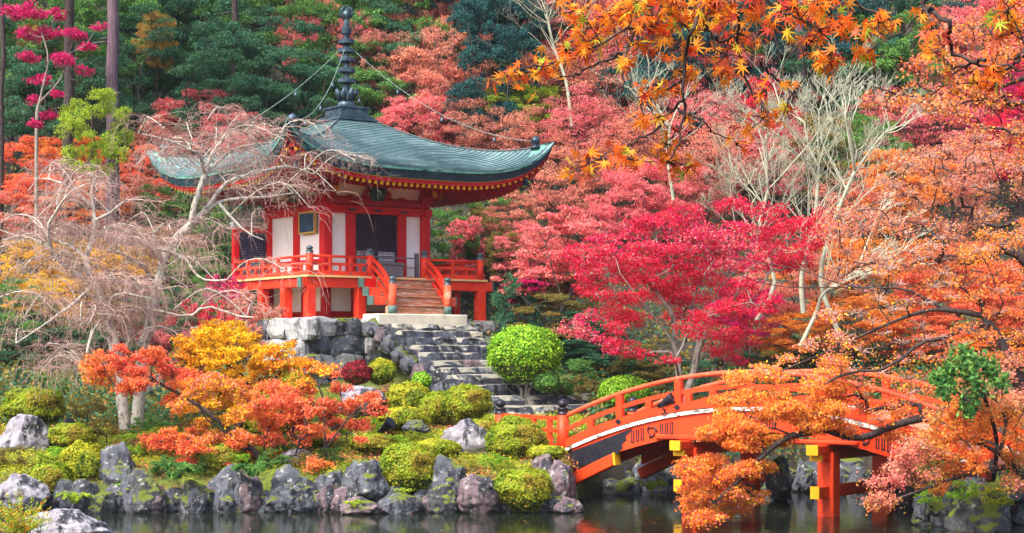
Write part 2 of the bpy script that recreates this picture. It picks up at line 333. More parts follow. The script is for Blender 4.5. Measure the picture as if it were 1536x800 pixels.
class Skel:
    """growing skeleton: explicit limbs, then pads connect themselves"""
    def __init__(s, rng): s.rng = rng; s.pos = []; s.par = []; s.chains = []
    def chain(s, pts, parent=None, n=None):
        pts = np.asarray(pts, float); n = n or max(4, int(np.linalg.norm(np.diff(pts, axis=0), axis=1).sum()/.35))
        pts = resample(pts, min(n, 24)); ids = []
        if parent is not None: ids.append(parent); pts = pts[1:]
        for p in pts:
            s.par.append(ids[-1] if ids else -1); s.pos.append(p); ids.append(len(s.pos)-1)
        s.chains.append(ids); return ids
    def nearest(s, p, bias=.25):
        A = np.array(s.pos); d = np.linalg.norm(A-p, axis=1)+bias*np.linalg.norm(A-A[0], axis=1)
        d += np.maximum(0, A[:, 2]-p[2])*.6      # prefer joining from below
        return int(np.argmin(d))
    def limb(s, pts):
        i = s.nearest(np.asarray(pts[0], float), 0); pts = [s.pos[i]]+[np.asarray(q, float) for q in pts[1:]]
        return s.chain(pts, i)
    def reach(s, p, wob=.12, lift=.15):
        i = s.nearest(p); a = s.pos[i]; L_ = np.linalg.norm(p-a)
        if L_ < .1: return i
        m1 = a+(p-a)*.35+s.rng.normal(size=3)*wob*L_*.6+np.array((0,0,lift*L_)); m2 = a+(p-a)*.7+s.rng.normal(size=3)*wob*L_*.5+np.array((0,0,lift*L_*.7))
        return s.chain([a, m1, m2, p], i, max(4, min(12, int(L_/.3))))[-1]
    def radii(s, tip=.012, ex=2.3, base=None):
        n = len(s.pos); acc = np.zeros(n); kids = np.zeros(n, int)
        for i in range(n):
            if s.par[i] >= 0: kids[s.par[i]] += 1
        for i in range(n-1, -1, -1):
            if kids[i] == 0: acc[i] = max(acc[i], tip**ex)
            if s.par[i] >= 0: acc[s.par[i]] += acc[i]*1.0+ (tip**ex)*.15
        r = acc**(1/ex)
        if base: 
            g = math.log(base/tip)/math.log(max(r[0]/tip, 1.01)); r = tip*(r/tip)**g
        return r
    def mesh(s, tip=.012, base=None, k=6, thick=None):
        r = s.radii(tip, base=base)
        if thick:
            for ids in s.chains:
                if ids[-1] < thick[0]: q = np.linspace(thick[1], .014, len(ids)); r[ids[1:]] = np.maximum(r[ids[1:]], q[1:])
        A = np.array(s.pos); parts = []
        for ids in s.chains:
            if len(ids) < 2: continue
            rr = r[ids].copy(); rr[0] = min(rr[0], rr[1]*1.25)
            parts.append(tubes(A[ids][None], rr[None], k if rr[0] > .03 else 4))
        return join(parts)
def pad_sprays(pads, rng, per=12, flat=.45):
    """pads (K,4) -> spray centres (S,3), radii, pad index"""
    C = []; Rr = []; I = []
    for i, (x, y, z, r) in enumerate(pads):
        m = max(3, int(per*rng.uniform(.8, 1.2)))
        d = unit(rng.normal(size=(m, 3)))*(rng.uniform(.15, 1, m)**.5)[:, None]*r
        d[:, 2] *= flat; C.append(np.array((x, y, z))+d); Rr.append(r*rng.uniform(.28, .55, m)); I += [i]*m
    return np.concatenate(C), np.concatenate(Rr), np.array(I)
def spray_leaves(C, Rr, n, rng, droop=.35, thick=.12, dens=None):
    """n leaves in total over the sprays, in proportion to their area"""
    p = Rr**2*(1 if dens is None else dens(C)); p = p/p.sum(); idx = rng.choice(len(C), n, p=p); r = Rr[idx]
    a = rng.uniform(0, 2*pi, n); q = np.sqrt(rng.uniform(0, 1, n))
    # ragged edge: spray outline is lobed
    lob = 1+.35*np.sin(a*3+idx*1.7)+.2*np.sin(a*7+idx)
    P = C[idx].copy(); P[:, 0] += np.cos(a)*q*r*lob; P[:, 1] += np.sin(a)*q*r*lob
    P[:, 2] += rng.normal(size=n)*thick*r-droop*r*q**2
    return P
def twig_mesh(A, B, rng, r0=.012, r1=.004, n=4, wob=.08, sag=0., k=3):
    """many thin twigs from A to B"""
    A = np.asarray(A); B = np.asarray(B); t = np.linspace(0, 1, n)[None, :, None]
    L_ = np.linalg.norm(B-A, axis=1)[:, None, None]
    P = A[:, None]*(1-t)+B[:, None]*t+rng.normal(size=(len(A), n, 3))*wob*L_*np.sin(t*pi)
    P[..., 2:3] += sag*L_*np.sin(t*pi)
    Rr = np.linspace(r0, r1, n)[None]*np.ones((len(A), 1)); return tubes(P, Rr, k)
# ================================================================= TERRAIN, WATER
WATER = -4.15
rs = np.random.RandomState(5)
_K = [(rs.uniform(.15, .9), rs.uniform(0, 2*pi), rs.uniform(0, 6)) for _ in range(10)]
def bumpy(x, y):
    z = 0
    for i, (f, a, ph) in enumerate(_K): z = z+np.sin((x*np.cos(a)+y*np.sin(a))*f*2+ph)*(.10/(f+.25))*.35
    return z
PYZ = np.array([(-60,-7),(35,-6.5),(44,-5.6),(46.4,-5.1),(47.2,-3.2),(50,-2.75),(58,-1.9),(62,-1.0),(66,.3),(70,1.0),(74,1.8),(80,5.6),(110,25),(150,52),(420,150)], float)
SH = np.array([(-900,44.6),(0,44.6),(150,46),(845,46),(900,51.5),(980,54),(1290,54),(1370,47),(1430,42.5),(2400,42.5)], float)
def ground(x, y):
    x = np.asarray(x, float); y = np.asarray(y, float)
    px = 768+F*x/np.maximum(y, 20.); sh = np.interp(px, SH[:, 0], SH[:, 1])
    k = np.clip((66-y)/(66-sh), 0, 1); ye = y-(sh-46)*k
    z = np.interp(ye, PYZ[:, 0], PYZ[:, 1])
    amp = np.clip((y-46)/20, .35, 1.5)*np.where(y > 72, 2.2, 1)
    return z+bumpy(x, y)*amp*.5
def nonuni(lo, hi, a, b, n, m):
    return np.unique(np.round(np.concatenate([np.linspace(lo, a, m), np.linspace(a, b, n), np.linspace(b, hi, m)]), 3))
gx = nonuni(-150, 150, -40, 40, 170, 20); gy = nonuni(-40, 200, 38, 120, 190, 16)
X, Y = np.meshgrid(gx, gy); Z = ground(X, Y); n_, m_ = X.shape
ii = np.arange(n_*m_).reshape(n_, m_)
Fc = np.stack([ii[:-1, :-1], ii[:-1, 1:], ii[1:, 1:], ii[1:, :-1]], -1).reshape(-1, 4)
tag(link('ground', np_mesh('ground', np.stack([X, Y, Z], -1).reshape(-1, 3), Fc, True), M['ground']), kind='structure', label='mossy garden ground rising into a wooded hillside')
tag(MB().add([(-120,-60,WATER),(120,-60,WATER),(120,58,WATER),(-120,58,WATER)], [(0,1,2,3)]).build('water', M['water']), kind='structure', label='dark still pond water with soft reflections')

# ================================================================= ROCKS
from mathutils import noise as mn, Matrix
import bmesh
def rock(name, label, c, size, seed, m, rz=0, cuts=13, group=None, cat='rock', sub=5, sharp=.86):
    rng = np.random.RandomState(seed); bm = bmesh.new(); bmesh.ops.create_icosphere(bm, subdivisions=sub, radius=1)
    V = np.array([v.co[:] for v in bm.verts])
    for _ in range(cuts):
        d = unit(rng.normal(size=3)); d[2] = abs(d[2])*.8; d = unit(d); h = rng.uniform(.52, .88)
        e = V@d-h; V -= np.where(e > 0, e*sharp, 0)[:, None]*d
    for i, v in enumerate(V):
        q = Vector(v*1.6+seed*3.1); V[i] = v*(1+.15*mn.noise(q)+.09*mn.noise(q*2.7)+.05*mn.noise(q*6)+.03*mn.noise(q*13))
    V *= np.array(size)
    ca, sa = cos(rz), sin(rz); V = V@np.array([[ca, sa, 0], [-sa, ca, 0], [0, 0, 1]])
    for v, q in zip(bm.verts, V): v.co = q
    me = bpy.data.meshes.new(name); bm.to_mesh(me); bm.free()
    me.polygons.foreach_set('use_smooth', [True]*len(me.polygons))
    o = link(name, me, m); o.location = [float(t) for t in c]; return tag(o, label, cat, group)
def rockpx(px, py, Yd, wpx, hpx, seed, m, label, rz=0, group=None, depth=.8, cuts=13):
    """px,py: centre of the visible body, wpx/hpx its size in the photo"""
    c = at(px, py, Yd); s = Yd/F; sx = wpx*s/2; sz = hpx*s/2
    return rock('rock', label, c, (sx*1.08, max(sx, sz)*depth, sz*1.15), seed, m, rz, cuts, group)
G = 'rocks lining the pond shore'
RK = [
 (42,655,50,110,70,'rock_pale','large pale lilac boulder under the weeping cherry at the left edge',.7),
 (35,735,45.5,85,60,'rock_pale','lilac rock between the big pale boulder and the near pond rock',.8),
 (95,790,38.5,150,44,'rock_pale','lilac rock in the nearest left corner of the pond',.8),
 (178,702,47.5,72,80,'rock_dark','upright grey rock with moss on top left of the mossy shore rocks',.7),
 (215,742,46.2,70,70,'rock_moss','round shore rock half covered in yellow moss left of the red maple',.8),
 (150,755,46,50,45,'rock_moss','small mossy shore rock under the drooping cherry twigs',.8),
 (292,750,46.4,60,58,'rock_moss','blue black shore rock with moss streaks below the fern',.8),
 (345,735,46.6,80,80,'rock_dark','broad dark shore rock in shade below the red orange maple',.8),
 (440,742,46.7,95,84,'rock_dark','wide lichen spotted dark shore rock beneath the maple trunk',.6),
 (500,735,46.9,60,76,'rock_dark','dark shore rock just left of the rounded blue rock',.6),
 (548,717,46.3,74,60,'rock_dark','rounded dark blue rock beside the left clipped azalea ball',.8),
 (540,760,45.9,80,28,'rock_rust','low pale rust rock at the waterline under the rounded blue rock',.8),
 (598,755,46,66,44,'rock_dark','low grey rock at the waterline under the left clipped azalea ball',.7),
 (668,728,46.6,70,90,'rock_dark','tall grey rock with vertical grain right of the left azalea ball',.7),
 (717,742,46.1,66,60,'rock_rust','white capped reddish rock left of the lowest azalea ball',.8),
 (697,662,50,84,62,'rock_pale','large smooth pale rock on the moss slope above the azalea balls',.7),
 (812,712,47.5,48,56,'rock_rust','pointed brown violet rock right of the upper azalea ball',.8),
 (843,722,47.3,50,76,'rock_rust','upright brown violet rock at the left end of the bridge',.8),
 (845,762,46,36,18,'rock_rust','flat little orange brown rock in the water by the bridge end',.8),
 (542,598,55,78,50,'rock_pale','pale lilac boulder on the slope beside the dark red bush',.7),
 (657,598,56,46,24,'rock_pale','small pale rock showing above the azaleas by the stone stairs',.8),
 (450,690,48.5,60,34,'rock_pale','pale flat rock behind the red orange maple trunk',.8),
 (215,575,60,60,40,'rock_dark','grey rock in shade behind the cherry trunks',.8),
 (625,640,52,40,20,'rock_dark','small dark rock in the moss below the stairs azaleas',.8),
 (1170,715,50,44,64,'rock_moss','upright mossy rock standing in water behind the right bridge pillar',.8),
 (985,725,53.5,60,40,'rock_dark','dark shaded rock under the left span of the bridge',.8),
 (925,735,52.5,70,44,'rock_dark','dark rock beneath the left end of the bridge',.8),
 (1075,725,54,70,36,'rock_dark','shaded bank rock seen between the bridge pillars',.8),
 (1250,705,55,120,50,'rock_dark','long shaded bank rock beyond the right bridge pillar',.7),
 (1335,715,50,80,60,'rock_dark','shaded rock at the right end of the bridge',.8),
 (1395,770,42.8,60,46,'rock_moss','small mossy rock at the right waterline',.8),
 (1470,770,41.5,110,80,'rock_moss','big green mossy boulder at the bottom right bank',.8),
 (1418,700,43.6,80,60,'rock_moss','mossy rock under the drooping leaves on the right bank',.8),
 (1520,720,42.5,70,60,'rock_moss','mossy rock at the right edge of the bank',.8),
 (870,660,51,50,26,'rock_dark','low rock tucked below the bridge end post',.8),
]
for i, (px, py, Yd, wp, hp, mt, lb, dp) in enumerate(RK):
    rockpx(px, py, Yd, wp, hp, 11+i*7, M[mt], lb, group=G if py > 690 else None, depth=dp)

rq = random.Random(8)
for i in range(56):
    px = -20+i*15.8+rq.uniform(-8, 8); hp = rq.uniform(30, 62) if px < 520 else rq.uniform(24, 46); wp = rq.uniform(30, 62)
    rockpx(px, 770-hp*rq.uniform(.35, .5), 46.25+rq.uniform(-.2, .35), wp, hp, 500+i, M[rq.choice(['rock_dark','rock_dark','rock_dark','rock_moss','rock_rust'])], 'small dark rock packed between the larger rocks along the left shore waterline', group='small rocks filling the left shore wall', depth=.7, cuts=8)
for i in range(26):
    px = 905+i*19+rq.uniform(-8, 8); rockpx(px, 718+rq.uniform(-6, 12), 53.5+rq.uniform(-.4, .8), rq.uniform(30, 60), rq.uniform(26, 60), 600+i, M['rock_dark'], 'dark rock in the shaded bank behind the bridge', group='rocks in the shaded bank behind the bridge', depth=.8)
for i in range(12):
    px = 1385+i*16+rq.uniform(-8, 8); rockpx(px, 752+rq.uniform(-25, 15), 42.2+rq.uniform(-.4, 1.2), rq.uniform(34, 60), rq.uniform(30, 60), 700+i, M[rq.choice(['rock_moss','rock_dark'])], 'small mossy rock along the right bank', group='small rocks along the right bank', depth=.8)

# ================================================================= PAVILION
CX, CY, TH = -6.494, 68.0, .628
ZB, ZD = 1.35, 2.96                        # platform top, deck top
S_, B_, D_ = 5.82, 2.19, 3.76
def loc2w(a, b, z=0): return np.array((CX+a*cos(TH)-b*sin(TH), CY+a*sin(TH)+b*cos(TH), z))
PAV = thing('pavilion', 'vermilion temple pavilion with a curved green copper pyramid roof on stone platform', 'pavilion', (CX, CY, ZB), TH)
OFF = (0, 0, ZB)
def pb(mb, name, m, parent=PAV, bevel=0): return mb.build(name, m, parent, OFF, bevel)
def rot4(k, a, b):    # face k: 0 front(-y),1 right(+x),2 back,3 left
    return [(a, b), (-b, a), (-a, -b), (b, -a)][k]
R0, ZA, ZE, LIFT = .62, 9.26, 6.87, 1.15
def roof_pt(t, v, dz=0., inset=0.):
    """front face; t 0 ridge..1 eave, v -1..1"""
    r = R0+(S_-R0)*t; av = abs(v)
    r2 = r*(1-.035*(1-av**3)*t**2)-inset      # eave bows in between corners
    z = ZE+(ZA-ZE)*(1-t)**1.3+(LIFT*av**4+.22*av**16)*t**2.6+dz
    return (v*(r-inset), -r2, z)
NC, NV = 34, 49
vs_ = np.linspace(-1, 1, NV); vs_ = np.sign(vs_)*np.abs(vs_)**.8
rm = bpy.data.meshes.new('roof'); RV = []; RF = []; RUV = []
for k in range(4):
    for c in range(NC):
        t0, t1 = c/NC, (c+1)/NC; b0 = len(RV)
        rows = [(t0, .0), (t1, .028), (t1, .0)]
        for (t, dz) in rows:
            for v in vs_:
                x, y, z = roof_pt(t, v, dz); x, y = rot4(k, x, y); RV.append((x, y, z-ZB))
        for r in range(2):
            for j in range(NV-1):
                RF.append((b0+r*NV+j, b0+(r+1)*NV+j, b0+(r+1)*NV+j+1, b0+r*NV+j+1)[::-1])
                uu = []
                for (rr, jj) in ((r, j), (r+1, j), (r+1, j+1), (r, j+1)):
                    wd = (R0+(S_-R0)*(t0 if rr == 0 else t1))
                    uu.append((vs_[jj]*wd*2.2+k*40+c*.37, c+(0.02 if rr == 0 else .98)))
                RUV += uu[::-1]
rm.from_pydata(RV, [], RF); ul = rm.uv_layers.new(name='UVMap'); ul.data.foreach_set('uv', np.array(RUV, np.float32).ravel()); rm.update()
ROOF = link('roof', rm, M['roof'], PAV)
# hip ridges
for k in range(4):
    mb = MB(); pts = []; 
    for t in np.linspace(0, .985, 22):
        x, y, z = roof_pt(t, 1, .05); x, y = rot4(k, x, y); pts.append((x, y, z))
    mb.tube(pts, .03, 6); pb(mb, 'hip_ridge', M['roof'], ROOF)
    mb = MB(); x, y, z = roof_pt(.90, 1, .0); x, y = rot4(k, x, y)
    mb.lathe([(.20,-.05),(.20,.05),(.11,.07),(.09,.12),(.16,.17),(.19,.26),(.16,.36),(.07,.43),(.01,.47)], (x, y, z+.02), 14); pb(mb, 'corner_ball', M['finial'], ROOF)
# layered eave edge
def eave_band(name, m, z0, z1, i0, i1, mi=0):
    mb = MB()
    for k in range(4):
        P = []
        for (zz, ins) in ((z0, i0), (z1, i1), (z1, i1+.45)):
            row = []
            for v in vs_:
                x, y, z = roof_pt(1, v, zz, ins); x, y = rot4(k, x, y); row.append((x, y, z))
            P.append(row)
        mb.grid(P, smooth=False)
    return pb(mb, name, m)
eave_band('eave_edge', M['edge_green'], .0, -.07, 0, .01)
eave_band('eave_board', M['edge_dark'], -.068, -.36, .04, .10)
eave_band('gold_line', M['gold'], -.358, -.385, .14, .14)
eave_band('eave_fascia', M['crimson_paint'], -.383, -.52, .18, .19)
# soffit
mb = MB()
for k in range(4):
    P = []
    for q in np.linspace(0, 1, 8):
        row = []
        for v in vs_:
            x0, y0, z0 = roof_pt(1, v, -.36, .3); r = (S_-.3)*(1-q)+(B_-.05)*q
            zz = z0*(1-q)+(6.98)*q; fx = r/(S_-.3); 
            lift = LIFT*abs(v)**4*((1-q)**1.6); zz = (ZE-.44)*(1-q)+7.0*q+lift
            x, y = rot4(k, x0*fx, y0*fx); row.append((x, y, zz))
        P.append(row)
    mb.grid(P, smooth=True, flip=True)
pb(mb, 'soffit', M['crimson_paint'])
# rafters with yellow ends
for k in range(4):
    for tier, (ins, dz, qend, hh) in enumerate(((.30, -.58, .42, .11), (1.15, -.62, 1.0, .12))):
        mb = MB(); n = 42 if tier == 0 else 38
        for j in range(n):
            v = -0.955+1.91*j/(n-1); x0, y0, _ = roof_pt(1, v, 0, ins)
            av = abs(x0)/(S_); sc = (S_-ins)/S_
            def pt(q):
                r = (S_-ins)*(1-q)+(B_)*q; fx = r/(S_-ins)
                return (x0, y0*fx if abs(y0*fx) > abs(x0)*.98 else -abs(x0)*.98, (ZE+dz)*(1-q)+6.92*q+LIFT*abs(v)**4*((1-q)**1.6)*(1 if tier == 0 else .75))
            a = pt(0); b = pt(qend)
            if abs(a[1]-b[1]) < .1: continue
            a3 = (*rot4(k, a[0], a[1]), a[2]); b3 = (*rot4(k, b[0], b[1]), b[2])
            mb.bar(a3, b3, .095, hh)
            d = np.array(a3)-np.array(b3); d /= np.linalg.norm(d); a3 = np.array(a3)
            if tier == 0: mb.bar(a3-d*.004, a3+d*.03, .115, hh+.02, mi=1)
        pb(mb, 'rafter_row', [M['crimson_paint'], M['yellow']])
# corner rafters
for k in range(4):
    mb = MB(); a = roof_pt(1, 1, -.80, .42); x, y = rot4(k, a[0], a[1]); bx_, by_ = rot4(k, B_, -B_)
    mb.bar((x, y, a[2]), (x*.62, y*.62, a[2]-.78), .2, .24); mb.bar((x*.62, y*.62, a[2]-.78), (bx_, by_, 6.75), .2, .24)
    pb(mb, 'corner_rafter', M['vermilion'])
    # wind bell under the corner
    mb = MB(); mb.tube([(x*.93, y*.93, a[2]-.2), (x*.93, y*.93, a[2]-.55)], .012, 4)
    mb.lathe([(.03,0),(.08,-.03),(.10,-.12),(.11,-.26),(.14,-.32)], (x*.93, y*.93, a[2]-.52), 12); pb(mb, 'wind_bell', M['finial'])
# roban and finial
mb = MB(); mb.box(-.90,.90,-.90,.90,9.17,9.25); mb.box(-.80,.80,-.80,.80,9.25,9.36); mb.box(-.62,.62,-.62,.62,9.36,9.66); mb.box(-.68,.68,-.68,.68,9.66,9.74)
FIN = pb(mb, 'finial', M['finial'], bevel=.015)
pb(MB().lathe([(.33,9.74),(.36,9.82),(.34,9.93),(.26,10.02),(.16,10.05),(.13,10.1),(.13,12.5),(.11,12.62),(.02,12.63)], k=20), 'mast', M['finial'], FIN)
for j in range(8):
    a = 2*pi*j/8; c_, s__ = cos(a), sin(a)
    pts = [(.18*c_,.18*s__,10.05),(.32*c_,.32*s__,10.14),(.37*c_,.37*s__,10.32),(.43*c_,.43*s__,10.50)]
    pb(MB().tube(pts, [.04,.10,.11,.015], 7), 'lotus_petal', M['finial'], FIN)
for j, (z, r) in enumerate(((10.72,.345),(11.13,.335),(11.55,.33),(11.91,.33),(12.25,.32))):
    pb(MB().lathe([(.12,z),(r-.01,z),(r,z+.01),(r,z+.16),(r-.03,z+.17),(.12,z+.175)], k=26, smooth=False), 'ring', M['finial'], FIN)
mb = MB(); mb.lathe([(.13,12.5),(.14,12.62),(.19,12.66),(.20,12.90),(.16,12.93),(.12,12.96),(.12,13.20),(.09,13.22)], k=20, smooth=False); pb(mb, 'drum', M['finial'], FIN)
mb = MB(); mb.lathe([(.08,13.2),(.12,13.24),(.19,13.33),(.19,13.44),(.12,13.54),(.05,13.60),(.01,13.66)], k=16)
for j in range(7):
    a = 2*pi*j/7; mb.tube([(.14*cos(a),.14*sin(a),13.24),(.27*cos(a),.27*sin(a),13.42),(.21*cos(a),.21*sin(a),13.62),(.06*cos(a+.4),.06*sin(a+.4),13.78)], [.015,.045,.03,.006], 5)
pb(mb, 'flaming_jewel', M['finial'], FIN)
M['chain'] = mat('green_chain', [(.16,.24,.21),(.30,.40,.36)], 9, .5)
# chains with bells
for k in range(4):
    t = roof_pt(.88, 1, .30); x, y = rot4(k, t[0], t[1]); A = np.array((0, 0, 12.3)); Bp = np.array((x, y, t[2])); P = []
    for q in np.linspace(0, 1, 26): p = A*(1-q)+Bp*q; p[2] -= 1.5*4*q*(1-q)*.55; P.append(p)
    CH = pb(MB().tube(P, .011, 4), 'chain', M['chain'])
    for j in (7, 13, 20):
        p = P[j]; mb = MB(); mb.tube([p, p-np.array((0,0,.12))], .012, 4); mb.lathe([(.015,0),(.05,-.03),(.058,-.11),(.085,-.17)], p-np.array((0,0,.1)), 10); pb(mb, 'bell', M['finial'], CH)

# ---- body
def fb(k, mb, a0, a1, n0, n1, z0, z1, mi=0):
    """box on face k: a along face, n outward from B_ plane"""
    x0, y0 = rot4(k, a0, -(B_+n0)); x1, y1 = rot4(k, a1, -(B_+n1))
    return mb.box(min(x0, x1), max(x0, x1), min(y0, y1), max(y0, y1), z0, z1, mi)
c4 = [rot4(k, B_, -B_) for k in range(4)]
for (x, y) in c4: pb(MB().box(x-.19,x+.19,y-.19,y+.19,ZD-.02,6.7), 'column', M['vermilion'], bevel=.03)
for k in range(4):
    H = 6.72
    # mid posts
    posts = [-1.14, 1.14] if k in (0, 2) else [0.02]
    for a in posts: pb(fb(k, MB(), a-.20, a+.20, -.10, .10, ZD, 5.42), 'post', M['vermilion'], bevel=.015)
    pb(fb(k, MB(), -B_-.3, B_+.3, -.14, .17, 5.42, 5.72), 'head_beam', M['vermilion'], bevel=.02)
    pb(fb(k, MB(), -B_-.25, B_+.25, -.08, .12, 5.74, 5.98), 'tie_beam', M['crimson_paint'], bevel=.02)
    pb(fb(k, MB(), -B_+.1, B_-.1, -.05, .02, 5.96, 6.6), 'plaster_frieze', M['plaster'])
    pb(fb(k, MB(), -B_-.3, B_+.3, -.1, .14, 6.58, 6.74), 'top_plate', M['crimson_paint'], bevel=.02)
    # cloud shaped red trim in front of the frieze
    mb = MB(); pol = [(-B_+.19,5.98),(B_-.19,5.98),(B_-.19,6.05),(1.35,6.06),(1.25,6.11),(1.05,6.12),(.95,6.04),(.72,6.05),(.6,6.15),(-.6,6.15),(-.72,6.05),(-.95,6.04),(-1.05,6.12),(-1.25,6.11),(-1.35,6.06),(-B_+.19,6.05)]
    mb.prism(pol, lambda u, v, t: (*rot4(k, u, -(B_+t)), v), .025, .075); pb(mb, 'cloud_trim', M['crimson_paint'])
    if k in (0, 3):
        for sg in (-1, 1):
            pol = [(-.66,6.16),(-.55,6.3),(-.42,6.36),(-.30,6.56),(-.22,6.56),(-.34,6.28),(-.50,6.16)]; pol = pol[::-1] if sg < 0 else pol
            ks = pb(MB().prism([(u*-sg, v) for u, v in pol], lambda u, v, t: (*rot4(k, u, -(B_+t)), v), .08, .14), 'frog_leg_strut', M['crimson_paint'])
        mb = MB(); pol = [(-.2,5.92),(.2,5.92),(.26,6.06),(.34,6.2),(.30,6.32),(.40,6.42),(.28,6.58),(-.28,6.58),(-.40,6.42),(-.30,6.32),(-.34,6.2),(-.26,6.06)]
        mb.prism(pol, lambda u, v, t: (*rot4(k, u, -(B_+t)), v), .13, .22); pb(mb, 'carving', M['verdigris'] if k else mat('dark_green_carving', [(.01,.05,.05),(.04,.16,.13)], 8, .5, .02), ks)
    pb(fb(k, MB(), -B_, B_, -.1, .14, ZD, ZD+.12), 'sill', M['vermilion'], bevel=.02)
    # bays
    if k in (0, 2):
        for s in (-1, 1):
            a0, a1 = sorted((s*1.34, s*2.0)); pb(fb(k, MB(), a0, a1, -.05, .0, ZD+.1, 5.42), 'wall_panel', M['plaster'])
        # lattice doors
        mb = MB(); fb(k, mb, -.94, .94, -.09, -.05, ZD+.12, 5.42, 1)
        fb(k, mb, -.94, .94, -.049, -.040, ZD+.12, ZD+1.08, 2)
        door = None
        for (x0, x1) in ((-.94, -.02), (.02, .94)):
            md = MB()
            for (p, q) in ((x0, x0+.06), (x1-.06, x1)): fb(k, md, p, q, -.04, .03, ZD+.12, 5.42)
            for z in (ZD+.12, 4.02, 5.36): fb(k, md, x0, x1, -.04, .028, z, z+.06)
            n = 11
            for j in range(1, n): xx = x0+.03+(x1-x0-.06)*j/n; fb(k, md, xx-.011, xx+.011, -.038, -.026, ZD+.14, 5.40)
            z = ZD+.24
            while z < 5.36: fb(k, md, x0+.02, x1-.02, -.036, -.028, z-.011, z+.011); z += .092
            pb(md, 'lattice_door', M['lattice'])
        pb(mb, 'door_backing', [M['lattice'], mat('dark_interior', [(.02,.01,.02),(.035,.02,.035)]), M['plaster']])
        for a in (-1.14, 0, 1.14):
            md = MB()
            for da in (-.13, 0, .13): md.lathe([(.0,0),(.055,.0),(.05,.02),(0.0,.03)], (0,0,0), 8)
            md = MB(); pol = [(a-.2,5.55),(a-.12,5.59),(a-.06,5.57),(a,5.61),(a+.06,5.57),(a+.12,5.59),(a+.2,5.55),(a+.12,5.51),(a+.06,5.53),(a,5.49),(a-.06,5.53),(a-.12,5.51)]
            md.prism(pol, lambda u, v, t: (*rot4(k, u, -(B_+t)), v), .17, .20); pb(md, 'nail_cover', M['black_iron'])
    else:
        for (a0, a1) in ((-2.0, -.18), (.22, 2.0)): pb(fb(k, MB(), a0, a1, -.05, .0, ZD+.1, 5.42), 'wall_panel', M['plaster'])
        pb(fb(k, MB(), -2.0, 2.0, 0, .05, ZD+.62, ZD+.72), 'waist_rail', M['vermilion'])
# bracket blocks at corners
for i, (x, y) in enumerate(c4):
    sx = 1 if x > 0 else -1; sy = 1 if y > 0 else -1
    mb = MB(); mb.box(x-.28,x+.28,y-.28,y+.28,5.98,6.15); mb.box(min(x,x+sx*.75),max(x,x+sx*.75),y-.09,y+.09,6.15,6.34); mb.box(x-.09,x+.09,min(y,y+sy*.75),max(y,y+sy*.75),6.16,6.35)
    mb.box(x-.13+sx*.62,x+.13+sx*.62,y-.13,y+.13,6.35,6.5); mb.box(x-.13,x+.13,y-.13+sy*.62,y+.13+sy*.62,6.36,6.51); mb.box(x-.2,x+.2,y-.2,y+.2,6.34,6.52)
    mb.box(min(x+sx*.76,x+sx*.79),max(x+sx*.76,x+sx*.79),y-.10,y+.10,6.14,6.35,1); mb.box(x-.10,x+.10,min(y+sy*.76,y+sy*.79),max(y+sy*.76,y+sy*.79),6.15,6.36,1)
    pb(mb, 'bracket', [M['crimson_paint'], M['yellow']], bevel=.01)
# name plaque on the left face
mb = MB(); 
def pq(u, v, t): return (*rot4(3, u, -(B_+t)), v)
fb(3, mb, .50, 1.62, .12, .16, 4.72, 5.44, 0); fb(3, mb, .44, .50, .11, .20, 4.66, 5.50, 1); fb(3, mb, 1.62, 1.68, .11, .20, 4.66, 5.50, 1); fb(3, mb, .50, 1.62, .11, .20, 4.66, 4.72, 1); fb(3, mb, .50, 1.62, .11, .20, 5.44, 5.50, 1)
pb(mb, 'plaque', [mat('faded_plaque', [(.015,.04,.10),(.05,.11,.20)], 2.5, .6), M['gold']])
# ---- deck
DE = D_+.22
mb = MB(); 
nb = 40
for j in range(nb):     # deck boards run outward; one slab with fine seams front, left and right
    x0 = -DE+2*DE*j/nb; mb.box(x0+.004, x0+2*DE/nb-.004, -DE, -B_+.2, ZD-.07, ZD)
for s in (-1, 1):
    n2 = 30
    for j in range(n2):
        y0 = -B_+.2+(B_+.4+B_-.2)*j/n2; y1 = -B_+.2+(B_+.4+B_-.2)*(j+1)/n2; mb.box(min(s*DE, s*B_), max(s*DE, s*B_), y0+.004, y1-.004, ZD-.07, ZD)
pb(mb, 'deck_boards', M['deck_wood'])
def beam(name, x0, x1, y0, y1, z0, z1, m=M['deck_paint'], caps=True):
    mb = MB().box(x0, x1, y0, y1, z0, z1); o = pb(mb, name, m, bevel=.015); return o
beam('deck_beam', -D_-.4, D_+.5, -D_-.13, -D_+.13, 2.52, 2.885)
beam('deck_beam', -D_-.13, -D_+.13, -D_+.14, B_+.5, 2.54, 2.883)
beam('deck_beam', D_-.13, D_+.13, -D_+.14, B_+.5, 2.54, 2.883)
for bx_ in ((-D_-.44,-D_-.401,-D_-.14,-D_+.14,2.51,2.89),(D_+.501,D_+.54,-D_-.16,-D_+.16,2.49,2.91)): pb(MB().box(*bx_), 'beam_cap', M['verdigris'])
pil = [(x, -D_) for x in (-D_, -1.65, 1.65, D_)]+[(s*D_, y) for s in (-1, 1) for y in (-2.0, -.2, 1.4)]
pil2 = [(x, -B_) for x in (-B_, -.9, .9, B_)]+[(s*B_, y) for s in (-1, 1) for y in (-.7, .8, B_)]
for (x, y) in pil: pb(MB().box(x-.17,x+.17,y-.17,y+.17,ZB-.15,2.53), 'pillar', M['deck_paint'], bevel=.015)
for (x, y) in pil2: pb(MB().box(x-.15,x+.15,y-.15,y+.15,ZB-.15,2.88), 'inner_pillar', M['crimson_paint'], bevel=.015)
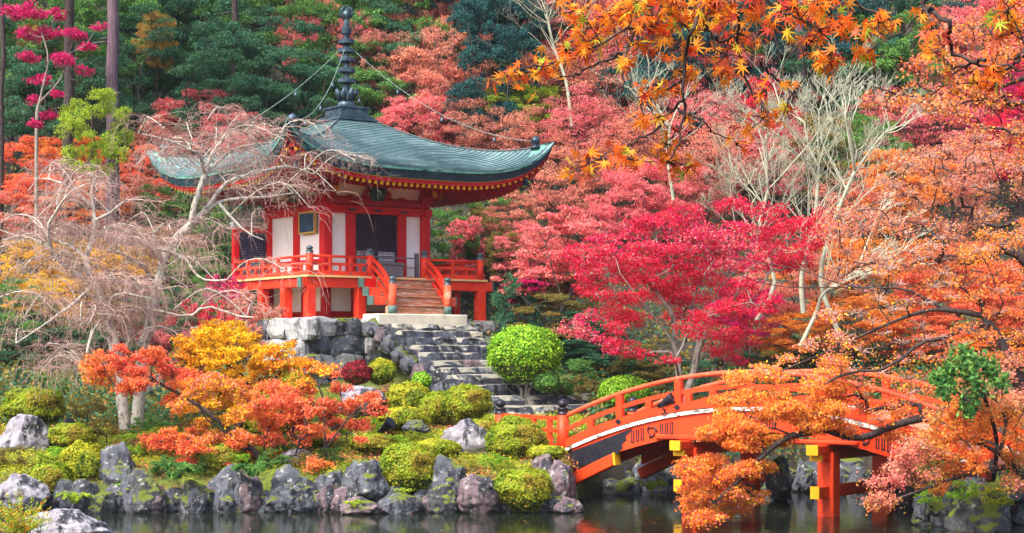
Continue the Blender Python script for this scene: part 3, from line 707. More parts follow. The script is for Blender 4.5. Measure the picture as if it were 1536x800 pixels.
for k in range(4):
    pb(fb(k, MB(), -B_+.15, B_-.15, -.12, -.08, ZB+.35, 2.75), 'under_panel', M['plaster'])
    pb(fb(k, MB(), -B_+.15, B_-.15, -.14, -.04, ZB+.05, ZB+.36), 'under_rail', M['crimson_paint'])
# ---- railings
def giboshi(mb, x, y, z, r=.13, mi=0):
    mb.lathe([(r+.01,0),(r+.015,.02),(r+.01,.05),(r*.98,.06),(r*.98,.15),(r+.012,.16),(r+.012,.19),(r*.55,.21),(r*.55,.23),(r*.95,.27),(r*1.02,.33),(r*.8,.40),(r*.35,.45),(.01,.475)], (x, y, z), 16, mi)
def rail_post(x, y, z0=ZD, h=.80, parent=PAV, r=.14):
    o = pb(MB().lathe([(r,0),(r,h)], (x, y, z0), 16), 'railing_post', M['deck_paint'], parent)
    mb = MB(); giboshi(mb, x, y, z0+h-.02, r-.01)
    for q in range(len(mb.v)): mb.v[q] = (mb.v[q][0], mb.v[q][1], z0+h-.02+(mb.v[q][2]-(z0+h-.02))*.62)
    pb(mb, 'post_cap', M['cap'], o)
def railing(p, q, n, name='railing', ext0=0, ext1=0):
    p = np.array((*p, 0.)); q = np.array((*q, 0.)); d = (q-p)/np.linalg.norm(q-p); up = np.array((0,0,1.))
    mb = MB()
    mb.tube([p-d*ext0+up*(ZD+.70), q+d*ext1+up*(ZD+.70)], .05, 8)
    mb.bar(p+up*(ZD+.42), q+up*(ZD+.42), .09, .10); mb.bar(p+up*(ZD+.09), q+up*(ZD+.09), .12, .17)
    L_ = np.linalg.norm(q-p)
    for j in range(1, n*2):
        c = p+d*L_*j/(n*2)
        if j % 2 == 0: mb.bar(c+up*(ZD+.17), c+up*(ZD+.68), .13, .11)
        else: mb.bar(c+up*(ZD+.17), c+up*(ZD+.38), .08, .08)
    RL = pb(mb, name, M['deck_paint'])
    mb = MB(); nx = np.array((d[1], -d[0], 0))
    for j in range(0, n+1):
        c = p+d*(L_*j/n+(0.2 if j == 0 else (-.2 if j == n else 0)))
        for z in (.09, .42): mb.lathe([(.001,0),(.035,.0),(.03,.03),(.001,.04)], (0,0,0), 6) if False else mb.bar(c+up*(ZD+z)+nx*.062, c+up*(ZD+z)+nx*.075, .06, .06); mb.bar(c+up*(ZD+z)-nx*.062, c+up*(ZD+z)-nx*.075, .06, .06)
    pb(mb, 'stud', M['cap'], RL)
SX = 1.20   # half width between stair posts
railing((-D_, -D_), (-SX, -D_), 3); railing((SX, -D_), (D_, -D_), 2, ext1=.0)
railing((-D_, -D_), (-D_, B_), 5); railing((D_, -D_), (D_, B_), 5)
for (x, y) in ((-D_, -D_), (D_, -D_), (-SX, -D_), (SX, -D_)): rail_post(x, y)
# stair flight (wooden)
ST = thing('wooden_stairs', 'weathered red wooden steps with curved side railings up to the pavilion deck', 'stairs', loc2w(0, -D_-.8, ZB), TH)
OS = (0, -D_-.8, ZB)
def sb(mb, name, m, parent=ST, bevel=0): return mb.build(name, m, parent, OS, bevel)
nst = 4; rise = (ZD-.08-(ZB+.2))/nst
for j in range(nst):
    z1 = ZD-.08-j*rise; y1 = -D_-.20-j*.33
    sb(MB().box(-SX-.08, SX+.08, y1-.36, y1+.02, z1-rise+.0, z1-.045), 'step', M['old_wood'], bevel=.01)
    sb(MB().box(-SX-.0, SX+.0, y1-.40, y1, z1-.043, z1), 'tread', M['old_wood'], bevel=.01)
    for s in (-1, 1):
        x0, x1 = sorted((s*(SX+.09), s*(SX+.60))); 
        if j < 3:
            o = sb(MB().box(x0, x1, y1-.36, y1+.0, z1-rise*1.02+.003, z1-.02), 'step_end', M['rail_paint'] if j else M['vermilion'], bevel=.01)
            x2, x3 = sorted((s*(SX+.605), s*(SX+.64))); mb = MB().box(x2, x3, y1-.38, y1+.02, z1-rise, z1)
            sb(mb, 'end_cap', M['verdigris'], o)
yb = -D_-1.55
for s in (-1, 1):
    x = s*SX; o = sb(MB().lathe([(.15,0),(.145,1.12)], (x, yb, ZB+.2), 16), 'newel_post', M['rail_paint'])
    mb = MB(); giboshi(mb, x, yb, 0, .14)
    for q in range(len(mb.v)): mb.v[q] = (mb.v[q][0], mb.v[q][1], ZB+1.30+mb.v[q][2]*.62)
    sb(mb, 'post_cap', M['cap'], o)
    sb(MB().lathe([(.162,0),(.162,.30)], (x, yb, ZB+.2), 16), 'post_shoe', M['verdigris'], o)
    for (z0, z1, r, sg) in ((ZD+.72, ZB+1.14, .055, .16), (ZD+.46, ZB+.86, .05, .12), (ZD+.16, ZB+.50, .055, .08)):
        P = [(x, -D_*(1-q)+yb*q, z0*(1-q)+z1*q+sg*sin(pi*q)) for q in np.linspace(0, 1, 9)]
        mb = MB()
        for a, b in zip(P[:-1], P[1:]): mb.bar(a, b, .09, .11)
        sb(mb, 'stair_rail', M['deck_paint'])
# wing wall with lattice at the far end of the left veranda
WW = pb(MB().box(-D_-.05,-D_+.17,B_-.1,B_+.12,ZD-.02,5.02).box(-B_-.22,-B_-.05+.0,B_+.2,B_+.32,ZD,5.0), 'wing_wall', M['vermilion'])
mb = MB(); mb.box(-D_+.17,-B_-.2,B_-.04,B_+.06,4.86,5.02); mb.box(-D_+.17,-B_-.2,B_-.04,B_+.06,ZD,ZD+.14); pb(mb, 'wing_rail', M['vermilion'], WW)
mb = MB(); mb.box(-D_-.12,-B_-.05,B_-.14,B_+.16,5.03,5.25); pb(mb, 'wing_cap_beam', M['white_edge'], WW)
mb = MB(); x0, x1 = -D_+.17, -B_-.2
for j in range(17): xx = x0+(x1-x0)*(j+.5)/17; mb.box(xx-.02, xx+.02, B_-.03, B_+.0, ZD+.14, 4.86)
z = ZD+.2
while z < 4.84: mb.box(x0, x1, B_-.025, B_+.005, z-.02, z+.02); z += .1
pb(mb, 'wing_lattice', mat('blue_black_lattice', [(.03,.035,.09),(.06,.06,.13)], 3, .5), WW)
pb(MB().box(x0, x1, B_+.03, B_+.045, ZD+.14, 4.86), 'wing_backing', M['plaster'], WW)
# offertory box and barrier on the deck (things of their own)
bx = thing('offertory_box', 'grey wooden offertory box on the deck in front of the lattice doors', 'offertory box', loc2w(.18, -3.02, ZD), TH)
mb = MB().box(-.42,.42,-.22,.22,.06,.50); mb.build('chest', M['grey_wood'], bx, bevel=.02)
mb = MB().box(-.48,.48,-.27,.27,.0,.06).box(-.47,.47,-.27,.27,.50,.56)
for j in range(7): mb.box(-.42+.125*j,-.38+.125*j,-.24,.24,.56,.60)
mb.build('slatted_lid', M['grey_wood'], bx)
ba = thing('barrier', 'low grey wooden barrier rail between posts in front of the lattice doors', 'barrier', loc2w(.35, -2.75, ZD), TH)
for x in (-1.25, 1.15): MB().box(x-.07,x+.07,-.07,.07,0,1.0).build('barrier_post', M['grey_wood'], ba, bevel=.01)
mb = MB().box(-1.25,1.15,-.025,.025,.78,.83).box(-1.25,1.15,-.025,.025,.42,.46); mb.build('barrier_rail', M['grey_wood'], ba)
mb = MB().box(1.0,1.3,-.2,.2,0,.05).box(-1.4,-1.1,-.2,.2,0,.05); mb.build('barrier_foot', M['grey_wood'], ba)

# ================================================================= PLATFORM, WALL STONES, STAIRS
rr = random.Random(3)
pl = thing('stone_platform', 'stone platform of large fitted boulders carrying the red pavilion', 'platform', loc2w(0, 0, -1), TH)
mb = MB().box(-4.35,4.35,-4.55,4.5,-1.2,ZB); mb.build('platform_core', M['step_stone'], pl, (0,0,-1))
mb = MB().box(-4.3,4.3,-4.5,4.4,ZB,ZB+.02); mb.build('platform_top', M['pale_stone'], pl, (0,0,-1))
def stone_block(mb, c, sx, sy, sz, seed):
    """irregular faceted block added to mb"""
    r = np.random.RandomState(seed); bm = bmesh.new(); bmesh.ops.create_cube(bm, size=2)
    bmesh.ops.subdivide_edges(bm, edges=bm.edges, cuts=3, use_grid_fill=True)
    V = np.array([v.co[:] for v in bm.verts]); nrm = np.linalg.norm(V, axis=1, keepdims=True)
    V = V*(1-.30*(np.clip(nrm-1.15, 0, 1)))
    for i, v in enumerate(V): q = Vector(v*1.1+seed*1.7); V[i] = v*(1+.20*mn.noise(q)+.08*mn.noise(q*2.5))+r.normal(size=3)*.03
    V = V*np.array((sx, sy, sz))+np.array(c); mb.add(V, [[v.index for v in f.verts] for f in bm.faces], False); bm.free()
def wallface(parent, k, a0, a1, z0, z1, off, h, seed, name='wall_stone', m='rock_wall', big=1.):
    r = random.Random(seed); z = z1; i = 0
    while z > z0:
        hh = h*r.uniform(.7, 1.35); a = a0-r.uniform(0, .5)
        while a < a1:
            wd = big*h*r.uniform(1.1, 2.0)
            mb = MB(); stone_block(mb, (a+wd/2, -off+r.uniform(-.04, .06)-.0*(z1-z), z-hh/2), wd/2*1.03, .32, hh/2*1.04, seed*97+i)
            vv = mb.v; mb.v = [(*rot4(k, p[0], p[1]), p[2]) for p in vv]
            mb.build(name, M[m if r.random() < .8 else 'rock_dark'], parent, (0, 0, -1)); a += wd; i += 1
        z -= hh*.96
wallface(pl, 0, -4.3, -1.7, -.9, ZB+.05, 4.45, .78, 4)
wallface(pl, 0, 1.75, 4.3, -.9, ZB-.02, 4.45, .6, 8)
wallface(pl, 3, -4.3, 4.3, -.6, ZB+.02, 4.3, .7, 5)
wallface(pl, 1, -4.3, 2, -.6, ZB-.02, 4.3, .7, 6)
# bottom slab
tag(MB().box(-1.95,1.95,-.55,.55,-.22,.20).build('step_slab', M['pale_stone'], bevel=.03), 'long pale stone slab at the foot of the wooden steps', 'stone slab').location = [float(v) for v in loc2w(0, -5.0, ZB+.0)]
bpy.data.objects['step_slab'].rotation_euler = (0, 0, TH)
stn = thing('stone_stairs', 'dark weathered stone staircase climbing the slope to the pavilion', 'stairs', loc2w(0, -9, -2.2), TH)
tops = [1.17,.93,.68,.42,.15,-.12,-.36,-.62,-.95,-1.30,-1.62]
Bs = [5.55,6.45,6.85,7.25,7.70,8.2,8.75,9.35,10.1,11.0,12.0]
for j, (z, b) in enumerate(zip(tops, Bs)):
    hw0 = -1.75+.03*j; hw1 = 1.75+.0*j; b2 = Bs[j+1] if j+1 < len(Bs) else b+1.2
    r = random.Random(j*5+1); a = hw0-.0; mb = MB(); i = 0
    if j >= 8: hw1 += (j-7)*.7
    while a < hw1-.2:
        wd = min(r.uniform(.7, 1.5), hw1-a); zt = z+r.uniform(-.02, .015)
        b0_ = b2+r.uniform(-.04, .05)
        x0, x1, y0, y1 = a+.01, a+wd-.01, -b0_, -(b-.35); v = []
        o = MB(); stone_block(o, ((x0+x1)/2, (y0+y1)/2, zt-.35), (x1-x0)/2*1.02, (y1-y0)/2*1.02, .36, j*31+i)
        o.v = [(p[0], p[1], min(p[2], zt)) for p in o.v]
        mt = 'rock_rust' if r.random() < .13 else 'step_stone'
        s_ = o.build('stair_stone', M[mt], stn, (0, -9, -2.2)); a += wd; i += 1
# cheek stones left and right of the stairs
for j in range(9):
    b = 5.4+j*.62; z = 1.25-j*.33
    for s, ex in ((-1, 2.12), (1, 2.05)):
        if s > 0 and j > 6: continue
        o = rock('cheek_stone', None, (s*ex, -b+9, z+2.2-.15), (.30,.42,.40), 300+j*2+s, M['rock_dark' if (j+s) % 4 else 'rock_rust'], sub=4, cat=None)
        o.parent = stn
# ================================================================= BRIDGE
P0 = np.array((1.44, 50.0)); BA = R_(38); BL = 12.8; BW = 3.7
def bz(s): return -1.36-.0335*(s-6.35)**2
BR = thing('arched_bridge', 'orange arched wooden bridge with black capped posts crossing the pond', 'bridge', (*P0, WATER), -BA)
def bb(mb, name, m, parent=BR, bevel=0): return mb.build(name, m, parent, (0, 0, WATER), bevel)
def bw2(s, w, z): return np.array((P0[0]+s*cos(BA)+w*sin(BA), P0[1]-s*sin(BA)+w*cos(BA), z))
ss = np.linspace(0, BL, 33)
def arch(mb, s0, s1, w0, w1, z0, z1, n=26, mi=0, zf=None):
    q = np.linspace(s0, s1, n); vs = []; fs = []
    for s in q:
        zb = bz(s); lo = zb+z0 if zf is None else zf(s)
        vs += [(s,w0,lo),(s,w1,lo),(s,w1,zb+z1),(s,w0,zb+z1)]
    for i in range(n-1):
        a = i*4; b = a+4; fs += [(a,b,b+1,a+1)[::-1],(a+1,b+1,b+2,a+2)[::-1],(a+2,b+2,b+3,a+3)[::-1],(a+3,b+3,b,a)[::-1]]
    fs += [(0,1,2,3)[::-1], tuple(range(n*4-4, n*4))]
    return mb.add(vs, fs, False, mi)
bb(arch(MB(), 0, BL, .12, BW-.12, -.10, 0), 'bridge_deck', M['old_wood'])
for w0, w1 in ((-.06,.14),(BW-.14,BW+.06)): bb(arch(MB(), -.05, BL+.05, w0, w1, -.085, .015), 'edge_board', M['white_edge'])
def glow(s): return bz(s)-.62-.10*abs(s-6.35)/6.35
for w0, w1 in ((.0,.12),(BW/2-.1,BW/2+.1),(BW-.12,BW)):
    gd = bb(arch(MB(), .35, BL-.35, w0, w1, 0, -.087, zf=glow), 'girder', M['orange_paint'])
    if w0 == 0:
        # black sheath with a scalloped edge at each end
        for e in (0, 1):
            pol = [(.0,-.14),(2.35,-.14),(2.25,-.24),(2.12,-.30),(2.15,-.42),(2.0,-.50),(2.02,-.62),(1.85,-.72),(0.25,-.70),(0,-.5)]
            mb = MB()
            mb.prism(pol, lambda u, v, t: ((u+.1) if e == 0 else BL-.1-u, t, bz(u+.1)+v*1.0), -.012, .0); bb(mb, 'black_sheath', M['black_iron'], gd)
        # emblem marks: bars and a comma swirl
        for sc_ in (3.1, 6.3, 9.6):
            mb = MB()
            for j in (-4,-3,-2,2,3,4):
                x = sc_+j*.16
                for (u0, u1, v0, v1) in ((-.05,-.018,-.52,-.20),(.018,.05,-.52,-.20),(-.05,.05,-.55,-.52)): 
                    mb.box(x+u0, x+u1, -.014, -.0, bz(x)+v0, bz(x)+v1)
            cx_, cz_ = sc_, bz(sc_)-.37
            for a0, r in ((0,.16),(2.1,.16),(4.2,.16)):
                P = [(cx_+r*cos(a0+t)*(1-.22*t), -.012, cz_+r*sin(a0+t)*(1-.22*t)) for t in np.linspace(0, 2.3, 8)]
                mb.tube(P, [.036*(1-.1*i) for i in range(8)], 5)
            bb(mb, 'emblem', M['black_iron'], gd)
# corbel stub at the left end
for w in (.06, BW-.06):
    mb = MB(); mb.bar((.3, w, bz(.3)-.98), (1.85, w, bz(1.9)-.86), .26, .34); o = bb(mb, 'corbel', M['orange_paint'], bevel=.03)
    mb = MB(); mb.bar((1.84, w, bz(1.9)-.863), (1.90, w, bz(1.9)-.855), .28, .36); bb(mb, 'corbel_cap', M['yellow'], o)
# railings
for si, w in enumerate((.05, BW-.05)):
    RLs = bb(arch(MB(), .0, BL, w-.09, w+.09, .045, .27), 'railing_sill', M['orange_paint'])
    mb = MB(); P = [(s, w, bz(s)+.95) for s in np.linspace(-.0, BL, 36)]; mb.tube(P, .065, 10); bb(mb, 'hand_rail', M['rail_paint'])
    bb(arch(MB(), 0, BL, w-.05, w+.05, .50, .62), 'middle_rail', M['orange_paint'])
    posts = [2.0, 3.95, 6.2, 8.4, 10.4]
    for s in posts:
        o = bb(MB().box(s-.11, s+.11, w-.08, w+.08, bz(s)+.25, bz(s)+.90), 'rail_post', M['orange_paint'], bevel=.015)
        mb = MB(); sd = -1 if si == 0 else 1
        for zz, hw in ((.16,.10),(.56,.055)):
            c = (s, w, bz(s)+zz); th = hw+.002
            for sd2 in (-1, 1):
                mb.prism([(-.10,0),(0,-.085),(.10,0),(0,.085)], lambda u, v, t: (c[0]+u, c[1]+sd2*t, c[2]+v), th-.01, th+.012)
        bb(mb, 'diamond_cover', M['black_iron'], o)
    for s in (1.0, 2.97, 5.05, 7.3, 9.4): bb(MB().box(s-.10, s+.10, w-.06, w+.06, bz(s)+.25, bz(s)+.51), 'strut', M['orange_paint'], bevel=.01)
    for s in (0.0, BL):
        z0 = bz(s)
        o = bb(MB().lathe([(.17,-.25),(.17,1.04)], (s, w, z0), 20), 'end_post', M['orange_paint'])
        mb = MB(); giboshi(mb, s, w, z0+1.03, .165); bb(mb, 'post_cap', M['black_iron'], o)
# piers
for s in (4.25, 8.4):
    for w in (.28, BW-.28):
        o = bb(MB().box(s-.23, s+.23, w-.2, w+.2, WATER-1.2, bz(s)-.98), 'pier', M['orange_paint'], bevel=.02)
    z = bz(s)
    mb = MB().box(s-.16, s+.16, -.55, BW+.55, z-1.02, z-.78); cp = bb(mb, 'cross_head', M['orange_paint'], bevel=.02)
    mb = MB().box(s-.14, s+.14, -.36, BW+.36, z-1.18, z-1.022); bb(mb, 'cross_head_lower', M['orange_paint'], cp, bevel=.02)
    for w in (.06, BW-.06): bb(MB().box(s-1.0, s+1.0, w-.15, w+.15, z-.775, z-.64 if s < 5 else z-.66), 'bracket_arm', M['orange_paint'], bevel=.03)
    for w0, w1, za, zb_ in ((-.63,-.552,z-1.03,z-.77),(BW+.552,BW+.63,z-1.03,z-.77),(-.44,-.362,z-1.19,z-1.034),(BW+.362,BW+.44,z-1.19,z-1.034)): bb(MB().box(s-.165, s+.165, w0, w1, za, zb_), 'yellow_cap', M['yellow'], cp)
    o = bb(MB().box(s-.12, s+.12, -.42, BW+.42, WATER+.50, WATER+.80), 'tie_beam', M['orange_paint'], bevel=.01)
    for w0, w1 in ((-.49,-.421),(BW+.421,BW+.49)): bb(MB().box(s-.125, s+.125, w0, w1, WATER+.49, WATER+.81), 'yellow_cap', M['yellow'], o)
# approach railing left of the bridge
A0 = bw2(-.22, .05, bz(0)); A1 = at(751, 640, 53.2); dv = A1-A0; dv[2] = 0
ap = thing('approach_railing', 'short orange railing with black capped post between the azaleas and the bridge', 'railing', (A1[0], A1[1], bz(0)-.3))
def apb(mb, n, m, p=ap): return mb.build(n, m, p, (A1[0], A1[1], bz(0)-.3))
for zz, h in ((.10,.18),(.56,.11),(.92,.11)): apb(MB().bar((A0[0],A0[1],bz(0)+zz), (A1[0],A1[1],bz(0)+zz), .1, h), 'rail', M['orange_paint'])
for q in (.12,.4,.7): c = A0+dv*q; apb(MB().box(c[0]-.09,c[0]+.09,c[1]-.07,c[1]+.07,bz(0)-.2,bz(0)+.9), 'upright', M['orange_paint'])
o = apb(MB().lathe([(.17,-.5),(.17,.95)], (A1[0],A1[1],bz(0)), 18), 'end_post', M['orange_paint'])
mb = MB(); giboshi(mb, A1[0], A1[1], bz(0)+.94, .165); apb(mb, 'post_cap', M['black_iron'], o)
# spotlights
def spotlight(p, yaw, pitch, label, sc=1., m='black_iron'):
    t = thing('spotlight', label, 'spotlight', p, yaw)
    mb = MB().tube([(0,0,0),(0,0,.10*sc)], .03*sc, 8); mb.lathe([(.09*sc,0),(.09*sc,.02*sc)], (0,0,0), 12); mb.box(-.10*sc,-.085*sc,-.02,.02,.09*sc,.24*sc); mb.box(.085*sc,.10*sc,-.02,.02,.09*sc,.24*sc); mb.box(-.10*sc,.10*sc,-.02,.02,.08*sc,.10*sc)
    mb.build('yoke', M[m], t)
    mb = MB(); mb.lathe([(.03,-.20),(.055,-.18),(.06,-.05),(.085,.0),(.10,.12),(.115,.20),(.118,.22),(.10,.222)], k=16)
    Rm = np.array(Matrix.Rotation(pitch, 3, 'X')); mb.v = [tuple(Rm@(np.array(v)*sc)+np.array((0,0,.24*sc))) for v in mb.v]
    mb.build('lamp_head', M[m], t)
spotlight(bw2(3.55, -.02, bz(3.55)+.04), .9, 1.1, 'black spotlight clamped on the white edge board of the bridge', 1.35)
for (px, py, Yd, yaw, lb) in ((577, 638, 51.5, .9, 'black spotlight on the moss slope left of the clipped azaleas'), (921, 686, 49, .3, 'small black spotlight below the left end of the bridge'),
                          (748, 678, 50, 2., 'small black spotlight in the moss behind the azalea balls'), (98, 620, 51, .8, 'small black spotlight beside the bush at the left edge'), (422, 597, 57, 1.2, 'black spotlight behind the golden maple, at the foot of the platform'), (575, 570, 57.5, 1.2, 'black spotlight on the slope left of the stone stairs')):
    q = at(px, py, Yd); q[2] = min(q[2], float(ground(q[0], q[1]))+.12); spotlight(q, yaw, 1.0, lb, 1.5)
spotlight(np.array(((1475-768)/F*40.8, 40.8, -3.0)), .3, 1.3, 'grey spotlight under the drooping leaves on the right bank', 1.5, 'grey_wood')

# ================================================================= CLIPPED BUSHES
def clipped(px, py, Yd, wpx, hpx, m, label, seed, n=9000, size=.07, cat='bush', group=None, lumps=.10, name='clipped_bush', trunk=False, depth=1.0):
    lumps *= 1.5
    rng = np.random.RandomState(seed); c = at(px, py, Yd); s = Yd/F; rx, rz = wpx*s/2, hpx*s/2; ry = rx*depth
    D = unit(rng.normal(size=(n, 3))); D[:, 2] = np.where((D[:, 2] < -.35) & (rng.rand(n) < .8), -D[:, 2], D[:, 2])
    def fr(D):
        k = np.array([mn.noise(Vector(d*2.2+seed)) for d in D]); k2 = np.array([mn.noise(Vector(d*6+seed*2)) for d in D]); return 1+lumps*k*1.6+.05*k2
    f = fr(D); dep = 1-np.abs(rng.normal(size=n))*.07+np.where(rng.rand(n) < .06, rng.uniform(.02, .12, n), 0)
    pw = 2.1; sq = (np.abs(D)**pw).sum(1)**(-1/pw)      # slightly boxy ball
    P = D*(sq*f*dep)[:, None]*np.array((rx, ry, rz)); V, Fc = leaf_arrays(P, size, rng, nrm=D, asp=.8)
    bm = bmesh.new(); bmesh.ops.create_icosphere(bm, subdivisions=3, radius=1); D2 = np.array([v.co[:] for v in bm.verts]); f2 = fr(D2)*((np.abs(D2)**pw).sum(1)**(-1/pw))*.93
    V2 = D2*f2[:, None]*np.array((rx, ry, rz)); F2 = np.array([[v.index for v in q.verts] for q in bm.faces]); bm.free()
    t = thing(name, label, cat, c, 0, group)
    link('foliage', np_mesh('foliage', V, Fc), L[m], t)
    link('shade_core', np_mesh('shade_core', V2, F2, True), M['inner'], t)  # solid dark core added behind the leaves for the bush's inner shade
    if trunk:
        g = float(ground(c[0], c[1]))-c[2]
        mb = MB()
        for a in (-.12,.05,.16): mb.tube([(a*1.2,-.1,g-.3),(a*.8,0,(g-rz*.6)/2),(a*3*rx,0,-rz*.4)], [.07,.055,.04], 7)
        mb.build('trunk', M['bark_grey'], t)
    return t
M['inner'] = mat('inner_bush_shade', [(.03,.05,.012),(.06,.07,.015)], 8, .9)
clipped(787, 533, 58.5, 112, 88, 'topiary', 'big round clipped light green bush on a short trunk right of the stairs', 1, 16000, .075, trunk=True, lumps=.04)
clipped(937, 592, 58, 82, 56, 'topiary', 'round clipped green bush seen behind the left railing of the bridge', 2, 7000, .075, lumps=.05)
clipped(775, 660, 49.6, 88, 66, 'azalea', 'clipped azalea ball beside the left end of the bridge', 3, 13000, .06)
clipped(617, 703, 46.9, 90, 76, 'azalea', 'clipped azalea ball near the water between two grey shore rocks', 4, 14000, .06)
clipped(785, 735, 46.2, 86, 66, 'azalea', 'lowest azalea ball, rusty leaved, touching the water below the others', 5, 13000, .06)
clipped(700, 605, 54.5, 74, 56, 'azalea', 'rounded azalea mound right of the small pale rock by the stairs', 6, 10000, .065)
clipped(655, 613, 55, 56, 48, 'azalea', 'rounded azalea mound left of the small pale rock by the stairs', 7, 8000, .065)
clipped(612, 600, 55.5, 66, 50, 'moss', 'yellow green bush below the slope spotlight', 8, 8000, .065)
clipped(632, 572, 57, 30, 26, 'topiary', 'small green bush tuft against the stone stairs', 9, 3000, .065)
clipped(600, 628, 53.5, 80, 34, 'moss', 'low yellow green mound above the pale boulder moss', 10, 7000, .06)
clipped(720, 643, 51.5, 60, 26, 'azalea', 'low clipped mound right above the smooth pale rock', 11, 6000, .06)
clipped(655, 672, 49.6, 70, 26, 'moss', 'low moss coloured mound left of the smooth pale rock', 12, 7000, .055)
clipped(535, 560, 57, 44, 36, 'dkred', 'small rounded dark red bush at the foot of the platform wall', 13, 6000, .065)
clipped(572, 558, 57.5, 44, 40, 'moss', 'small pale yellow green bush right of the dark red bush', 14, 6000, .065)
clipped(50, 612, 51.5, 92, 58, 'azalea', 'rounded yellow green bush above the big pale boulder at the left edge', 15, 12000, .06)
clipped(75, 722, 46.5, 60, 66, 'azalea', 'clipped mound between the lilac rocks and the upright grey rock', 16, 8000, .06)
clipped(125, 700, 47.5, 70, 70, 'moss', 'yellow green mound under the drooping cherry twigs by the shore', 17, 9000, .06)
clipped(108, 655, 50, 70, 40, 'azalea', 'low mound on the moss right of the big pale boulder', 18, 7000, .06)
clipped(400, 640, 51.5, 70, 40, 'moss', 'low mound seen behind the red orange maple', 19, 6000, .06)
clipped(330, 690, 48, 80, 46, 'azalea', 'ground hugging green shrub under the red orange maple', 20, 8000, .06)
clipped(560, 665, 50, 70, 30, 'azalea', 'low green mound left of the upper azalea balls', 21, 6000, .06)
clipped(820, 680, 48.5, 56, 24, 'moss', 'low moss mound right of the upper azalea ball', 22, 5000, .055)
clipped(475, 655, 50.5, 60, 34, 'moss', 'low moss mound by the pale flat rock', 23, 5000, .055)
clipped(250, 655, 50, 60, 30, 'azalea', 'low mound behind the mossy upright shore rock', 24, 5000, .06)
clipped(820, 573, 58, 40, 34, 'green', 'small leafy bush beneath the right side of the big round bush', 25, 3000, .08)
clipped(862, 660, 50.6, 50, 20, 'topiary', 'thin green mound under the bridge end post', 26, 3000, .055)

# ground cover (stuff)
rng = np.random.RandomState(77)
def scatter(n, px0, px1, Y0, Y1, lift):
    px = rng.uniform(px0, px1, n); y = rng.uniform(Y0, Y1, n); x = (px-768)/F*y; z = ground(x, y)
    ok = z > WATER+.15; return np.stack([x, y, z+rng.rand(n)**2*lift], 1)[ok]
P = scatter(150000, -60, 900, 45.5, 61, .16)
nz = np.array([mn.noise(Vector((p[0]*.6, p[1]*.6, 0))) for p in P]); nz2 = np.array([mn.noise(Vector((p[0]*1.7+9, p[1]*1.7, 3))) for p in P])
P1 = P[(nz+nz2*.5 > -.22)]; P2 = P[(nz+nz2*.5 <= -.22)][::2]
o = leaf_obj('moss_carpet', P1, .055, L['moss'], None, rng, up=1.); tag(o, 'yellow green moss and low groundcover on the island slope', 'moss', kind='stuff')
o = leaf_obj('fallen_leaves', np.concatenate([P2, scatter(5000, 1350, 1700, 42, 50, .05)]), .07, L['litter'], None, rng, up=2.); tag(o, 'fallen red and brown leaves on the garden ground', 'fallen leaves', kind='stuff')
fl = np.stack([rng.uniform(-9, 16, 260), rng.uniform(40.5, 52, 260), np.full(260, WATER+.008)], 1)
fl = fl[ground(fl[:, 0], fl[:, 1]) < WATER]; V, Fq = leaf_arrays(fl, .07, rng, up=60.); tag(link('floating_leaves', np_mesh('floating_leaves', V, Fq), L['litter']), 'few fallen leaves floating on the pond', 'floating leaves', kind='stuff')
# undergrowth on the slope behind
P = np.concatenate([scatter(90000, -120, 1700, 64, 112, .9), scatter(22000, 880, 1700, 54, 64, .8), scatter(20000, -120, 340, 54, 64, .7)])
k = rng.rand(len(P)) < .5
o = leaf_obj('undergrowth', P[k], .16, L['olive'], None, rng, up=.4); tag(o, 'dark leafy undergrowth covering the hillside', 'undergrowth', kind='stuff')
o = leaf_obj('undergrowth', P[~k], .16, L['pine'], None, rng, up=.4); tag(o, 'dark leafy undergrowth covering the hillside', 'undergrowth', kind='stuff')
# ferns and tufts at the waterline
def fern(px, py, Yd, r, label, seed, m='green', upr=.6):
    rg = np.random.RandomState(seed); c = at(px, py, Yd); t = thing('fern', label, 'fern', c); Pn = []; 
    for i in range(14):
        a = rg.uniform(0, 2*pi); ln = r*rg.uniform(.7, 1.1)
        for q in np.linspace(.1, 1, 26):
            b = np.array((cos(a)*ln*q, sin(a)*ln*q*.8, ln*upr*sin(q*2.4))); wv = .22*r*(1-q*.8)
            for sgn in (-1, 1): Pn.append(b+sgn*wv*.6*np.array((-sin(a), cos(a), -.1)))
    Pn = np.array(Pn); V, Fc = leaf_arrays(Pn, r*.20, rg, up=1.5, asp=.35); link('frond', np_mesh('frond', V, Fc), L[m], t)
    return t
fern(262, 722, 45.9, .75, 'drooping bright fern between the shore rocks under the red maple', 1)
fern(380, 718, 45.9, .7, 'fern on the broad dark shore rock in the middle of the left bank', 2)
fern(112, 757, 45.6, .5, 'small bright fern at the waterline under the drooping cherry twigs', 3, 'lime')
fern(975, 738, 50.5, .5, 'small fern on the dark bank under the bridge', 4, 'lime')
fern(530, 762, 45.4, .3, 'tiny fern at the waterline by the rust rock', 5, 'lime')
fern(605, 742, 45.5, .25, 'tiny fern under the left azalea ball', 7, 'lime')
